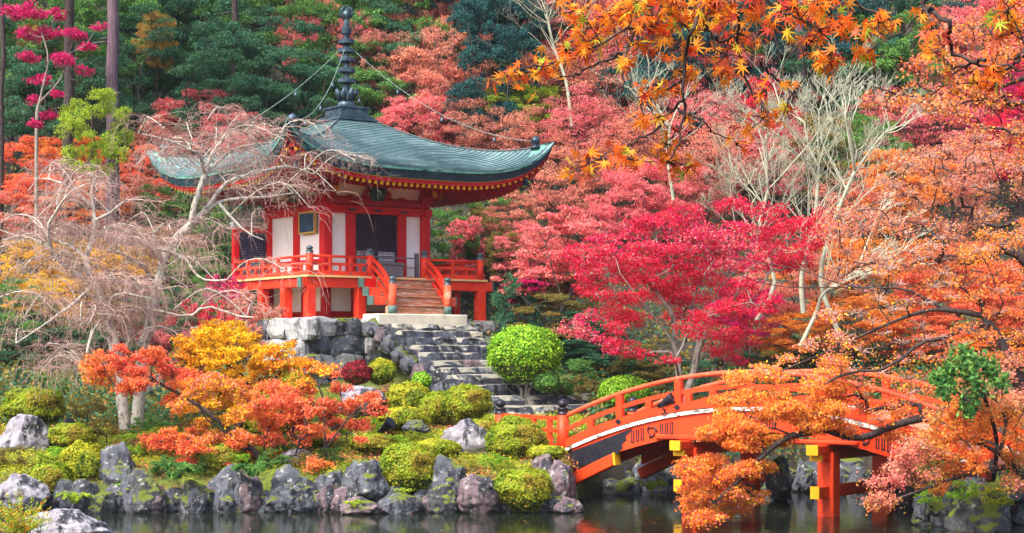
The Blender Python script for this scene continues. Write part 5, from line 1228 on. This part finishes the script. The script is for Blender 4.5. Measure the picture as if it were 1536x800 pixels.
BGL = [  # px, py, crown height over the slope, radius in photo px, kind, palette, description
 (575,105,5.2,44,'bare','dusty','half bare dusty maple spray right beside the spire rings'),(655,108,5.2,48,'bare','salmon','half bare salmon maple spray high right of the spire'),(540,60,6.4,30,'bare','rose','thin rose maple spray just right of the spire tip'),(60,25,5,75,'ever','green','leafy green tree at the top left corner'),(20,110,5,70,'ever','pine','dark evergreen behind the leftmost cedar trunk'),(95,130,5,80,'ever','pine','dark evergreen between the two tall cedar trunks'),
 (70,65,6,34,'maple','mixed','yellow leaved tree glimpsed behind the magenta maple'),(205,35,6,70,'ever','green','green tree right of the violet cedar trunk'),(225,110,5,80,'ever','pine','dark evergreen with level boughs right of the violet trunk'),
 (235,60,7,30,'maple','mixed','pale yellow tree glimpsed between dark evergreens'),(300,50,5,85,'ever','pine','dark evergreen left of the pink sprays at the top'),(330,130,5,80,'ever','pine','dark evergreen above the pink maple left of the roof'),
 (385,35,5,80,'ever','green','deep green tree at the top left of the spire'),(410,110,5,85,'ever','pine','dark evergreen directly left of the spire'),(455,170,4,70,'ever','pine','dark evergreen behind the left shoulder of the roof'),
 (370,185,4,50,'ever','pine','low dark evergreen above the near roof corner'),(455,30,4.4,48,'maple','dusty','faded pink maple spray just left of the spire tip'),(455,75,4.2,32,'maple','rose','small pink maple spray left of the spire rings'),
 (520,40,6,70,'ever','green','light green tree directly behind the spire tip'),(590,35,6,75,'ever','green','light green tree right of the spire tip'),(570,130,4,75,'ever','green','green tree right of the spire rings'),
 (560,185,3.5,60,'ever','pine','dark evergreen right of the roof apex'),(640,50,5,52,'maple','dusty','faded orange maple high right of the spire'),(610,75,4,50,'maple','salmon','salmon maple spray right of the spire'),
 (680,85,5,50,'maple','salmon','salmon maple below the dark gap at the top'),(700,20,6,80,'ever','teal','blue green evergreen at the top centre'),(760,60,6,80,'ever','teal','hazy blue evergreen left of the top centre trunk'),(730,100,6,60,'ever','teal','shadowy blue evergreen above the lime green tree'),
 (645,135,4.2,64,'maple','salmon','salmon maple above the right roof slope'),(700,140,4,60,'bare','dusty','dusty red maple left of the lime green tree'),(745,162,3.0,72,'maple','lime','lime green tree on the slope right of the roof'),(800,168,3.0,46,'maple','lime','smaller yellow green tree right beside the lime green tree'),
 (620,190,3.6,54,'maple','rose','rose maple behind the right roof slope'),(680,200,3.4,58,'bare','dusty','dusty maple above the middle of the right roof slope'),(740,215,3.4,52,'bare','dusty','half bare dusty maple above the right roof tip'),(800,215,3.5,58,'bare','salmon','salmon maple above the right roof tip'),
 (825,50,4.6,58,'maple','rose','rose maple under the overhanging orange branch'),(870,110,4.2,66,'bare','salmon','salmon maple behind the tip of the overhanging branch'),(820,130,4,56,'maple','dusty','dusty maple right of the lime green tree'),
 (900,60,5,70,'bare','rose','half bare rose maple high above the centre'),(930,150,4,66,'bare','salmon','salmon maple in the middle of the slope'),(870,190,3.8,60,'bare','rose','rose maple in the middle of the slope'),(990,110,4.2,60,'maple','rose','rose maple left of the grey cedar trunk'),
 (960,215,3.6,66,'bare','salmon','wide salmon maple above the crimson one'),(1040,190,4,66,'bare','rose','half bare rose maple below the grey cedar trunk'),(900,250,3.4,62,'bare','dusty','dusty maple above the crimson one'),(840,270,3.4,62,'bare','salmon','salmon maple right of the roof tip'),
 (1030,60,7,90,'ever','teal','hazy blue evergreen behind the grey cedar trunk'),(1110,50,7,90,'ever','teal','hazy blue evergreen right of the grey cedar trunk'),(1180,40,7,90,'ever','teal','hazy blue evergreen behind the dark right trunk'),(1250,60,6,85,'ever','teal','blue green evergreen above the bare pale trees'),
 (1320,50,6,85,'ever','pine','dark evergreen at the top right'),(1290,120,5,70,'ever','green','deep green tree behind the bare pale trees'),(1220,140,5,60,'ever','pine','dark evergreen left behind the bare pale trees'),(1360,120,5,60,'ever','green','green tree right behind the bare pale trees'),
 (1100,140,4.4,60,'bare','rose','rose maple right of the grey cedar trunk'),(1160,180,4,50,'maple','crimson','crimson maple behind the bare pale trees'),(1090,230,3.6,66,'bare','salmon','salmon maple left of the bare pale trees'),(1150,240,3.6,60,'bare','rose','rose maple behind the leftmost bare pale tree'),
 (1230,230,3.6,60,'maple','olive','olive tree behind the bare pale trees'),(1290,230,3.6,60,'maple','green','green tree behind the rightmost bare pale tree'),(1330,190,3.8,60,'bare','rose','half bare pink maple right of the bare pale trees'),(1400,190,4,66,'bare','rose','rose maple at the right under the overhanging boughs'),
 (1420,90,5,70,'bare','salmon','half bare salmon maple at the upper right'),(1480,60,5,80,'maple','rose','rose maple at the top right corner'),(1530,120,5,70,'maple','crimson','crimson maple at the right edge near the top'),(1480,165,4,62,'maple','magenta','magenta maple at the right edge'),
 (1540,220,4,60,'maple','crimson','crimson maple at the right edge below the magenta one'),(1430,260,3.6,70,'bare','salmon','half bare salmon maple at the right'),(1350,280,3.4,66,'maple','orange','orange maple behind the bare pale trees low down'),(1280,310,3.2,60,'bare','salmon','salmon maple between crimson and orange ones'),
 (1000,290,3.2,56,'maple','rose','rose maple directly behind the crimson crown'),(940,300,3.2,50,'maple','rose','rose maple behind the left of the crimson crown'),(1060,270,3.4,56,'bare','dusty','dusty maple behind the top of the crimson crown'),
 (1180,420,2.8,60,'maple','salmon','salmon maple under the crimson crown at right'),(1120,470,2.6,50,'maple','magenta','magenta maple low under the crimson crown'),(1240,400,2.8,66,'maple','orange','orange maple beyond the bridge at right'),(1180,500,2.4,50,'maple','orange','low orange maple just beyond the bridge'),
 (1330,400,3,80,'bare','orange','broad orange maple beyond the bridge right side'),(1430,420,3,80,'maple','redorange','red orange maple beyond the bridge at the right edge'),(1530,440,3,80,'maple','redorange','red orange maple at the right edge'),(1280,480,2.4,70,'maple','orange','low orange maple behind the bridge top rail'),(1380,500,2.4,70,'maple','redorange','low red maple behind the right end of the bridge'),(1500,520,2.4,70,'maple','orange','low orange maple at the right edge behind the bank'),
 (290,180,3.4,60,'maple','rose','pink maple left of the near roof corner'),(350,215,3.2,56,'maple','rose','pink maple touching the near roof corner'),(250,215,3,44,'maple','dusty','dusty maple behind the left roof tip'),(230,260,2.6,40,'maple','redorange','small red maple below the left roof tip'),
 
 (35,240,2.6,60,'maple','redorange','orange red maple at the left edge above the cherry'),(105,245,2.6,60,'maple','orange','orange maple above the weeping cherry'),(165,255,2.6,46,'maple','redorange','orange red maple right of the others above the cherry'),(60,290,2.2,60,'maple','redorange','low orange red maple behind the cherry twigs'),(140,310,2.2,60,'maple','orange','low orange maple behind the cherry twigs'),(20,320,2.2,50,'maple','salmon','salmon maple at the left edge behind the cherry'),(210,300,2.2,50,'maple','dusty','dusty maple behind the cherry left of the roof'),
 (260,310,2.4,50,'maple','green','green tree left of the lattice wing wall'),(310,350,2.4,50,'ever','green','evergreen shrub beside the lattice wing wall'),(250,370,2.0,46,'maple','mixed','yellow orange tree between the cherry trunks'),
 (40,400,2.2,56,'maple','gold','golden tree at the left edge behind the cherry'),(110,385,2.2,56,'maple','mixed','orange yellow tree behind the left cherry trunk'),(180,400,2.2,56,'maple','gold','golden tree behind the right cherry trunk'),(70,450,2.0,56,'maple','gold','golden tree low at the left behind the cherry'),(150,460,2.0,50,'maple','mixed','orange tree low behind the cherry trunks'),
 (20,470,2.0,56,'ever','green','evergreen shrub at the left edge'),(25,570,1.3,50,'ever','olive','olive shrub low at the left edge behind the cherry twigs'),(95,575,1.2,46,'ever','pine','dark evergreen shrub on the slope left of the cherry trunks'),(160,585,1.1,40,'bush','olive','olive shrub just left of the cherry trunk feet'),(250,570,1.1,44,'bush','dkred','dark red shrub right of the cherry trunk feet'),(50,515,1.8,60,'ever','pine','dark evergreen shrub low at the left edge'),(120,520,1.8,60,'ever','pine','dark evergreen shrub behind the cherry trunk foot'),(290,420,2.0,56,'ever','green','evergreen shrub between cherry and pavilion'),(240,470,1.8,56,'ever','pine','dark evergreen shrub behind the leaning cherry trunk'),(200,520,1.6,50,'bush','dkred','dark red shrub between the cherry trunks'),(330,440,1.8,46,'ever','green','evergreen shrub under the lattice wing wall'),
 (335,470,1.5,40,'bush','magenta','magenta shrub in front of the left deck pillars'),(300,500,1.4,40,'bush','crimson','crimson shrub below the deck at the left'),(370,490,1.3,36,'bush','dusty','dusty red twiggy shrub below the deck pillars'),(260,510,1.3,40,'bush','rose','rose shrub behind the golden maple'),(410,500,1.2,30,'bush','dusty','dusty shrub against the platform wall'),
 (680,340,2.6,46,'ever','green','glossy green tree right of the pavilion wall'),(740,300,2.8,46,'ever','green','glossy green tree under the right roof tip'),(720,350,2.4,36,'maple','olive','olive tree behind the right deck railing'),(700,385,2.2,40,'bush','rose','rose shrub behind the right deck railing'),(770,330,2.6,44,'maple','dusty','dusty maple under the right roof tip'),(790,375,2.4,44,'maple','rose','rose maple right of the pavilion'),(760,380,2.2,36,'maple','olive','olive tree right of the deck'),
 (820,480,1.8,50,'ever','olive','olive green tree above the big round bush'),(780,470,1.8,40,'bush','pine','dark shrub behind the big round bush'),(870,500,1.6,56,'ever','pine','dark evergreen shrub right of the big round bush'),(920,530,1.5,60,'ever','pine','dark evergreen shrub behind the round bush by the bridge'),(980,550,1.5,60,'ever','olive','olive shrub behind the crimson maple trunk'),(1080,560,1.5,60,'ever','pine','dark evergreen shrub behind the bridge railing'),(1160,560,1.5,60,'ever','olive','olive shrub behind the bridge top rail'),(860,450,2,40,'maple','olive','olive tree left under the crimson crown'),
 (1250,560,1.5,60,'bush','pine','dark shrub behind the bridge crown'),(1340,570,1.5,60,'bush','green','green shrub behind the right bridge railing'),
]
BGL += [(850,560,1.3,36,'bush','pine','dark shrub on the bank just right of the big round bush'),(895,585,1.2,34,'bush','olive','olive shrub left of the round bush behind the bridge'),(835,600,1.0,26,'bush','dkred','dark red shrub beside the lowest stone steps'),(870,610,1.0,26,'bush','pine','low dark shrub behind the left bridge railing'),(1000,600,1.1,36,'bush','pine','low dark shrub at the crimson maple foot'),(1060,600,1.1,36,'bush','green','low green shrub right of the crimson maple foot')]
for i, (px, py, hc, rp, kind, pal, lab) in enumerate(BGL):
    y, x, z = ray_place(px, py, hc); cat = 'shrub' if kind == 'bush' or 'shrub' in lab else 'tree'
    put(kind, x, y, z, rp*y/F*1.12, pal, lab, cat, name='shrub' if cat == 'shrub' else None, seed=i*3+1)
# a second rank behind and between, filling the upper slope
rng = np.random.RandomState(55); n_in = 0
FILL = {'pine': 'dark evergreen deep in the wood behind', 'teal': 'blue green evergreen deep in the wood behind', 'salmon': 'salmon maple deep in the wood behind', 'olive': 'olive tree deep in the wood behind'}
for i in range(70):
    px = rng.uniform(-80, 1620); y = rng.uniform(86, 128); x = (px-768)/F*y; g = float(ground(x, y)); rad = rng.uniform(2.6, 3.8)
    left = px < 600; pal = rng.choice(['pine', 'pine', 'teal', 'green']) if (left or px > 1150 or 640 < px < 800) else rng.choice(['salmon', 'teal', 'pine', 'dusty'])
    put('maple' if pal in ('salmon', 'dusty') else 'ever', x, y, g+rng.uniform(4, 6), rad, pal, 'tree crown deep in the wood filling the gaps between nearer trees', group='trees deep in the wood', seed=900+i, name='forest_tree')
q = at(140, 200, 73.5); put('maple', q[0], q[1], q[2], 52*73.5/F, 'lime', 'bright green tree standing in front of the foot of the violet cedar trunk', 'tree', seed=7)
# low planting on the island
LOWP = [(1400,700,41.8,26,'green'),(1440,735,41,24,'topiary'),(1500,745,40.6,24,'moss'),(1530,700,41,26,'green'),(1390,745,42,18,'topiary'),(868,588,60.5,40,'olive'),(840,600,60,26,'green'),(900,600,60,30,'olive'),(868,560,62,36,'green'),(225,640,51,30,'green'),(290,645,50.5,30,'olive'),(330,650,50.5,26,'green'),(375,665,49.5,26,'topiary'),(430,668,49.5,26,'green'),(300,700,47.6,30,'green'),(360,712,47.3,24,'topiary'),(410,705,47.8,24,'green'),(455,712,47.6,20,'olive'),(500,690,48.5,20,'green'),
 (200,665,49.3,24,'topiary'),(160,640,50.5,24,'olive'),(85,690,47.8,28,'topiary'),(20,700,47.5,26,'olive'),(185,730,46.6,18,'topiary'),(245,712,47.2,22,'green'),(130,610,52.5,28,'olive'),(70,580,55,30,'green'),(520,640,51.5,22,'topiary'),(590,665,50,20,'topiary'),(640,690,48.3,16,'topiary'),(740,700,47.8,20,'topiary'),(700,702,47.6,18,'moss'),(440,640,52,24,'topiary'),(480,620,53.5,24,'green'),(560,640,52,18,'topiary'),(615,655,51,16,'azalea'),(760,705,47.2,14,'azalea')]
PN = {'green':'leafy green','olive':'olive brown','topiary':'bright green','moss':'mossy yellow green','azalea':'yellow green'}
for i, (px, py, Yd, rp, pal) in enumerate(LOWP):
    q = at(px, py, Yd); put('bush', q[0], q[1], max(q[2], float(ground(q[0], q[1]))+.25), rp*Yd/F*1.1, pal, PN[pal]+' low shrub among the rocks of the '+('right bank' if px > 1300 else 'island slope'), 'shrub', 'low_shrub', 'low shrubs on the right bank' if px > 1300 else 'low shrubs on the island slope', seed=i, zs=rp*Yd/F*1.1/2.0*.8)
# tall cedar trunks
def cedar(px, wpx, ytop, ybot, Yd, bark, label, seed):
    rg = np.random.RandomState(seed); x = (px-768)/F*Yd; g = float(ground(x, Yd)); r = wpx*Yd/F/2; top = (HZ-ytop)/F*Yd+9
    t = thing('cedar_tree', label, 'tree', (x, Yd, g)); n = 14
    P = np.array([(rg.normal()*.05+ (q*.15), rg.normal()*.05, -1+q*(top-g+1)) for q in np.linspace(0, 1, n)]); Rr = np.linspace(r*1.35, r*.7, n); Rr[0] *= 1.4
    v, f = tubes(P[None], Rr[None], 14); link('trunk', np_mesh('trunk', v, f, True), M[bark], t)
    # needle boughs only high up, above the picture
    pads = []
    for i in range(26):
        a = rg.uniform(0, 6.28); q = rg.uniform(0, 1); z = (top-g)*(1-.28*q); rr_ = (.5+2.0*q)*rg.uniform(.5, 1); pads.append((cos(a)*rr_, sin(a)*rr_, z, .8))
    C, Rs, I = pad_sprays(np.array(pads), rg, 10, .4); Pl = spray_leaves(C, Rs, 9000, rg, .6, .2); vv, ff = leaf_arrays(Pl, .12, rg, up=.3); link('crown', np_mesh('crown', vv, ff), L['pine'], t)
    for i in range(6):
        z = rg.uniform(.2, .7)*(top-g); a = rg.uniform(0, 6.28); l = rg.uniform(.3, .9); MB().tube([(0,0,z),(cos(a)*(r+l),sin(a)*(r+l),z-.15)], [.05,.02], 5).build('dead_limb', M[bark], t)
cedar(166, 17, 0, 190, 76, 'bark_violet', 'tall cedar with a bare violet brown trunk right of the bright green tree', 1)
cedar(101, 14, 0, 185, 79, 'bark_dark', 'tall cedar with a dark trunk crossed by magenta sprays', 2)
cedar(1, 7, 0, 190, 78, 'bark_dark', 'thin cedar trunk at the very left edge', 3)
cedar(767, 17, 0, 55, 92, 'bark_violet', 'cedar trunk in the blue gap at the top centre', 4)
cedar(1056, 14, 0, 170, 86, 'bark_violet', 'pale grey violet cedar trunk behind the overhanging branch', 5)
cedar(1198, 14, 0, 125, 84, 'bark_violet', 'violet cedar trunk behind the bare pale trees', 6)
cedar(350, 9, 0, 150, 84, 'bark_dark', 'thin dark cedar trunk left of the spire', 7)
cedar(1352, 11, 0, 60, 88, 'bark_dark', 'dark cedar trunk at the top right', 8)

# ================================================================= NEAR BRANCHES (maple boughs hanging in from the top right)
def star_leaves(name, P, size, mats, parent, rng, off, mi=None):
    """five to seven lobed maple leaves, slightly folded and drooping"""
    ang = []; rad = []
    lob = [(-2.35,.55),(-1.35,.88),(-.62,1.0),(0,1.12),(.62,1.0),(1.35,.88),(2.35,.55)]
    pts = []
    for i, (a, r) in enumerate(lob):
        pts.append((a-.13, r*.55)); pts.append((a, r)); pts.append((a+.13, r*.55))
        if i < 6: pts.append(((a+lob[i+1][0])/2, .24))
    pts.append((pi, .1)); k = len(pts)
    T = np.array([(r*sin(a), r*cos(a)) for a, r in pts])
    n = len(P); d = unit(rng.normal(size=(n, 3))*np.array((.6,.6,.35))+np.array((0,0,-.55)))    # tip direction: hanging
    s = unit(np.cross(d, rng.normal(size=(n, 3)))); nn = np.cross(s, d); sz = (size*rng.uniform(.65, 1.15, n))[:, None, None]/2.1
    curl = (np.abs(T[:, 0])**1.5*.35+T[:, 1]**2*.18)[None, :, None]*rng.uniform(.4, 1.6, (n, 1, 1))*np.where(rng.rand(n, 1, 1) < .8, 1, -1)
    Vv = P[:, None]+sz*(T[None, :, 0:1]*s[:, None]+T[None, :, 1:2]*d[:, None]+curl*nn[:, None])
    cen = P[:, None]
    V = np.concatenate([cen, Vv], 1); idx = np.arange(n)[:, None, None]*(k+1); tri = np.array([(0, 1+i, 1+(i+1) % k) for i in range(k)])[None]
    Fq = (idx+tri).reshape(-1, 3); m_ = None if mi is None else np.repeat(mi, k)
    return link(name, np_mesh(name, V.reshape(-1, 3)-off, Fq, mi=m_), mats, parent)
L['near'] = leafmat('near_orange_leaves', [(.80,.19,.015),(.84,.26,.02),(.74,.12,.015),(.86,.33,.03)], None, trans=.45)
L['nearg'] = leafmat('near_yellow_green_leaves', [(.62,.58,.04),(.78,.56,.04),(.40,.52,.05)], None, trans=.45)
L['nearr'] = leafmat('near_red_leaves', [(.66,.09,.03),(.74,.16,.08),(.55,.05,.03)], None, trans=.45)
def bough(label, Yd, limbs, clusters, seed, size, bark='bark_dark', r0=.02, spread=.055, name='maple_branch'):
    rg = np.random.RandomState(seed); base = at(*limbs[0][0], Yd); t = thing(name, label, 'branch', base); parts = []
    allp = []
    for li, lb in enumerate(limbs):
        P = resample(np.array([at(x, y, Yd)+np.array((0, rg.normal()*.12, 0)) for x, y in lb]), 22); P += rg.normal(size=P.shape)*.006; P[0] = at(*lb[0], Yd) if li == 0 else P[0]
        ra = r0*(1 if li == 0 else .6); parts.append(tubes(P[None], np.linspace(ra, ra*.28, 22)[None], 6)); allp.append(P)
    A = np.concatenate(allp); LP = []; TA = []; TB = []
    for (cx, cy, r, n) in clusters:
        c = at(cx, cy, Yd)+np.array((0, rg.normal()*.15, 0)); j = np.argmin(np.linalg.norm(A-c, axis=1)); TA.append(A[j]); TB.append(c)
        n = int(n*1.0); q = c+rg.normal(size=(n, 3))*np.array((r, r*1.2, r*.7))*Yd/F*.55; LP.append(q)
        for e in q[::2]: TA.append(c); TB.append(e)
    v, f = twig_mesh(np.array(TA), np.array(TB), rg, r0*.30, r0*.16, n=5, wob=.06, sag=.05, k=4); parts.append((v, f))
    V, Fc = join(parts); link('bough', np_mesh('bough', V-base, Fc, True), M[bark], t)
    P = np.concatenate(LP); mi = rg.choice(3, len(P), p=[.74,.09,.17]); star_leaves('leaves', P, size, [L['near'], L['nearg'], L['nearr']], t, rg, base, mi)
bough('hanging maple bough with large orange leaves across the top, left of the two', 8.0,
  [[(1065,-70),(1062,-20),(1049,14),(1034,51),(1027,88),(1026,145),(1022,189),(1012,223),(1000,245)],
   [(1040,40),(1000,10),(960,-20)], [(985,-40),(975,20),(970,35),(925,52),(860,82),(820,95),(790,108),(750,112)], [(970,35),(938,75),(934,100),(932,140),(925,165)], [(938,70),(885,90),(850,122),(825,125)],
   [(1026,120),(1000,135),(975,145),(955,155)], [(1024,150),(990,185),(960,205),(925,230),(880,248)], [(1025,155),(1050,185),(1075,202)], [(1100,-50),(1098,20),(1107,70),(1120,100),(1138,138),(1150,160),(1151,180),(1135,195)],
   [(1098,60),(1080,65),(1060,50),(1045,35)], [(1138,100),(1170,122),(1200,150)]],
  [(755,110,22,9),(785,100,26,14),(815,90,26,18),(850,75,28,22),(880,58,28,20),(895,30,28,24),(920,15,30,26),(950,10,30,26),(985,30,30,24),(1010,10,30,26),(960,60,24,12),(945,80,18,8),(1000,55,30,22),(1040,20,28,24),(1045,60,24,14),(1070,20,26,22),(1095,10,30,26),(1120,20,30,28),(1110,50,26,20),(1085,90,26,16),(1100,100,22,16),(1040,105,22,9),
   (975,135,20,12),(970,150,14,5),(965,185,20,10),(985,180,16,7),(1003,92,12,4),(1028,178,12,5),(880,250,26,14),(850,262,14,5),(905,240,22,10),(925,232,20,8),(950,245,24,12),(940,240,14,6),(1000,215,24,12),(1010,240,26,14),(1040,245,18,8),(1015,135,10,4),(925,5,30,20),(1060,0,30,20),(870,20,24,12),(1110,210,16,7),(1125,195,10,4),(1150,170,16,8),(1180,160,14,6),(1190,20,22,14),(1155,45,14,6),(935,105,12,5),(1000,0,24,14)], 3, .112, r0=.0125)
bough('hanging maple bough with large orange leaves in the top right, right of the two', 7.2,
  [[(1400,-40),(1392,10),(1410,40),(1435,70),(1465,98),(1500,115),(1545,120)], [(1250,-30),(1300,5),(1330,20),(1318,45)], [(1160,-40),(1155,5),(1190,30),(1225,45)], [(1392,20),(1375,25),(1362,40)], [(1465,98),(1440,90),(1400,60)], [(1500,115),(1520,90),(1540,60)]],
  [(1190,12,28,18),(1215,20,26,16),(1205,45,18,7),(1250,15,28,22),(1270,40,22,14),(1240,35,20,10),(1240,85,26,16),(1225,90,20,10),(1260,85,16,8),(1215,62,18,10),(1300,50,26,18),(1310,72,20,12),(1335,38,14,6),(1290,55,20,10),(1155,40,14,6),(1150,135,14,5),(1185,125,14,4),(1185,170,10,3),(1370,65,16,8),(1405,75,16,7),(1385,60,12,5),(1500,25,26,16),(1515,50,26,16),(1480,118,22,14),(1500,122,24,16),(1470,122,16,10),(1440,105,14,6),(1425,45,12,5),(1530,10,24,14),(1400,0,22,10)], 4, .105, r0=.0125)
# smaller leaved maple boughs at the right edge, further away
rng = np.random.RandomState(12)
pd = fill_pads([(1330,150),(1360,90),(1430,40),(1560,0),(1580,240),(1500,220),(1440,200),(1380,170)], 28, 1.5, 18, 34, 34, rng, .85)
pads = pads_px(pd+[(1310,150,22),(1330,160,20),(1400,150,22)], 28, 1.2, rng)
tree('maple_tree', 'maple entering from the right edge with level dark boughs and small orange leaves', 'tree', (13.2, 29, float(ground(13.2, 42.6))),
     [[np.array((13.2,29,float(ground(13.2, 42.6)))), np.array((12.2,28.5,-1.)), np.array((10.5,28,2.)), at(1640,90,28), at(1536,82,28), at(1480,90,28)], W([(1640,60),(1536,118),(1460,145),(1420,152)], 28), W([(1536,82),(1440,110),(1400,140),(1365,145),(1310,130)], 28), W([(1520,100),(1490,60),(1482,40)], 28)], pads,
     [('orange', lambda P, r: r.choice(3, len(P), p=[.5,.3,.2])), ('salmon', None), ('redorange', None)], 6000, .055, 'bark_dark', 41, rbase=.16, per=20, flat=.5, thick=.5, twr=.006, tip=.008)

# ================================================================= AIR
hm = bpy.data.materials.new('haze'); hm.use_nodes = True; hn = hm.node_tree; hn.nodes.clear()
pv = hn.nodes.new('ShaderNodeVolumePrincipled'); pv.inputs['Density'].default_value = .00013; pv.inputs['Color'].default_value = (.80,.88,1,1)
ho = hn.nodes.new('ShaderNodeOutputMaterial'); hn.links.new(pv.outputs[0], ho.inputs['Volume'])
hz = MB().box(-152,152,-42,202,-9,96).build('haze', hm); tag(hz, 'thin pale mist hanging in the wooded valley air', 'haze', kind='stuff')
SC.cycles.volume_bounces = 0; SC.cycles.volume_step_rate = 5
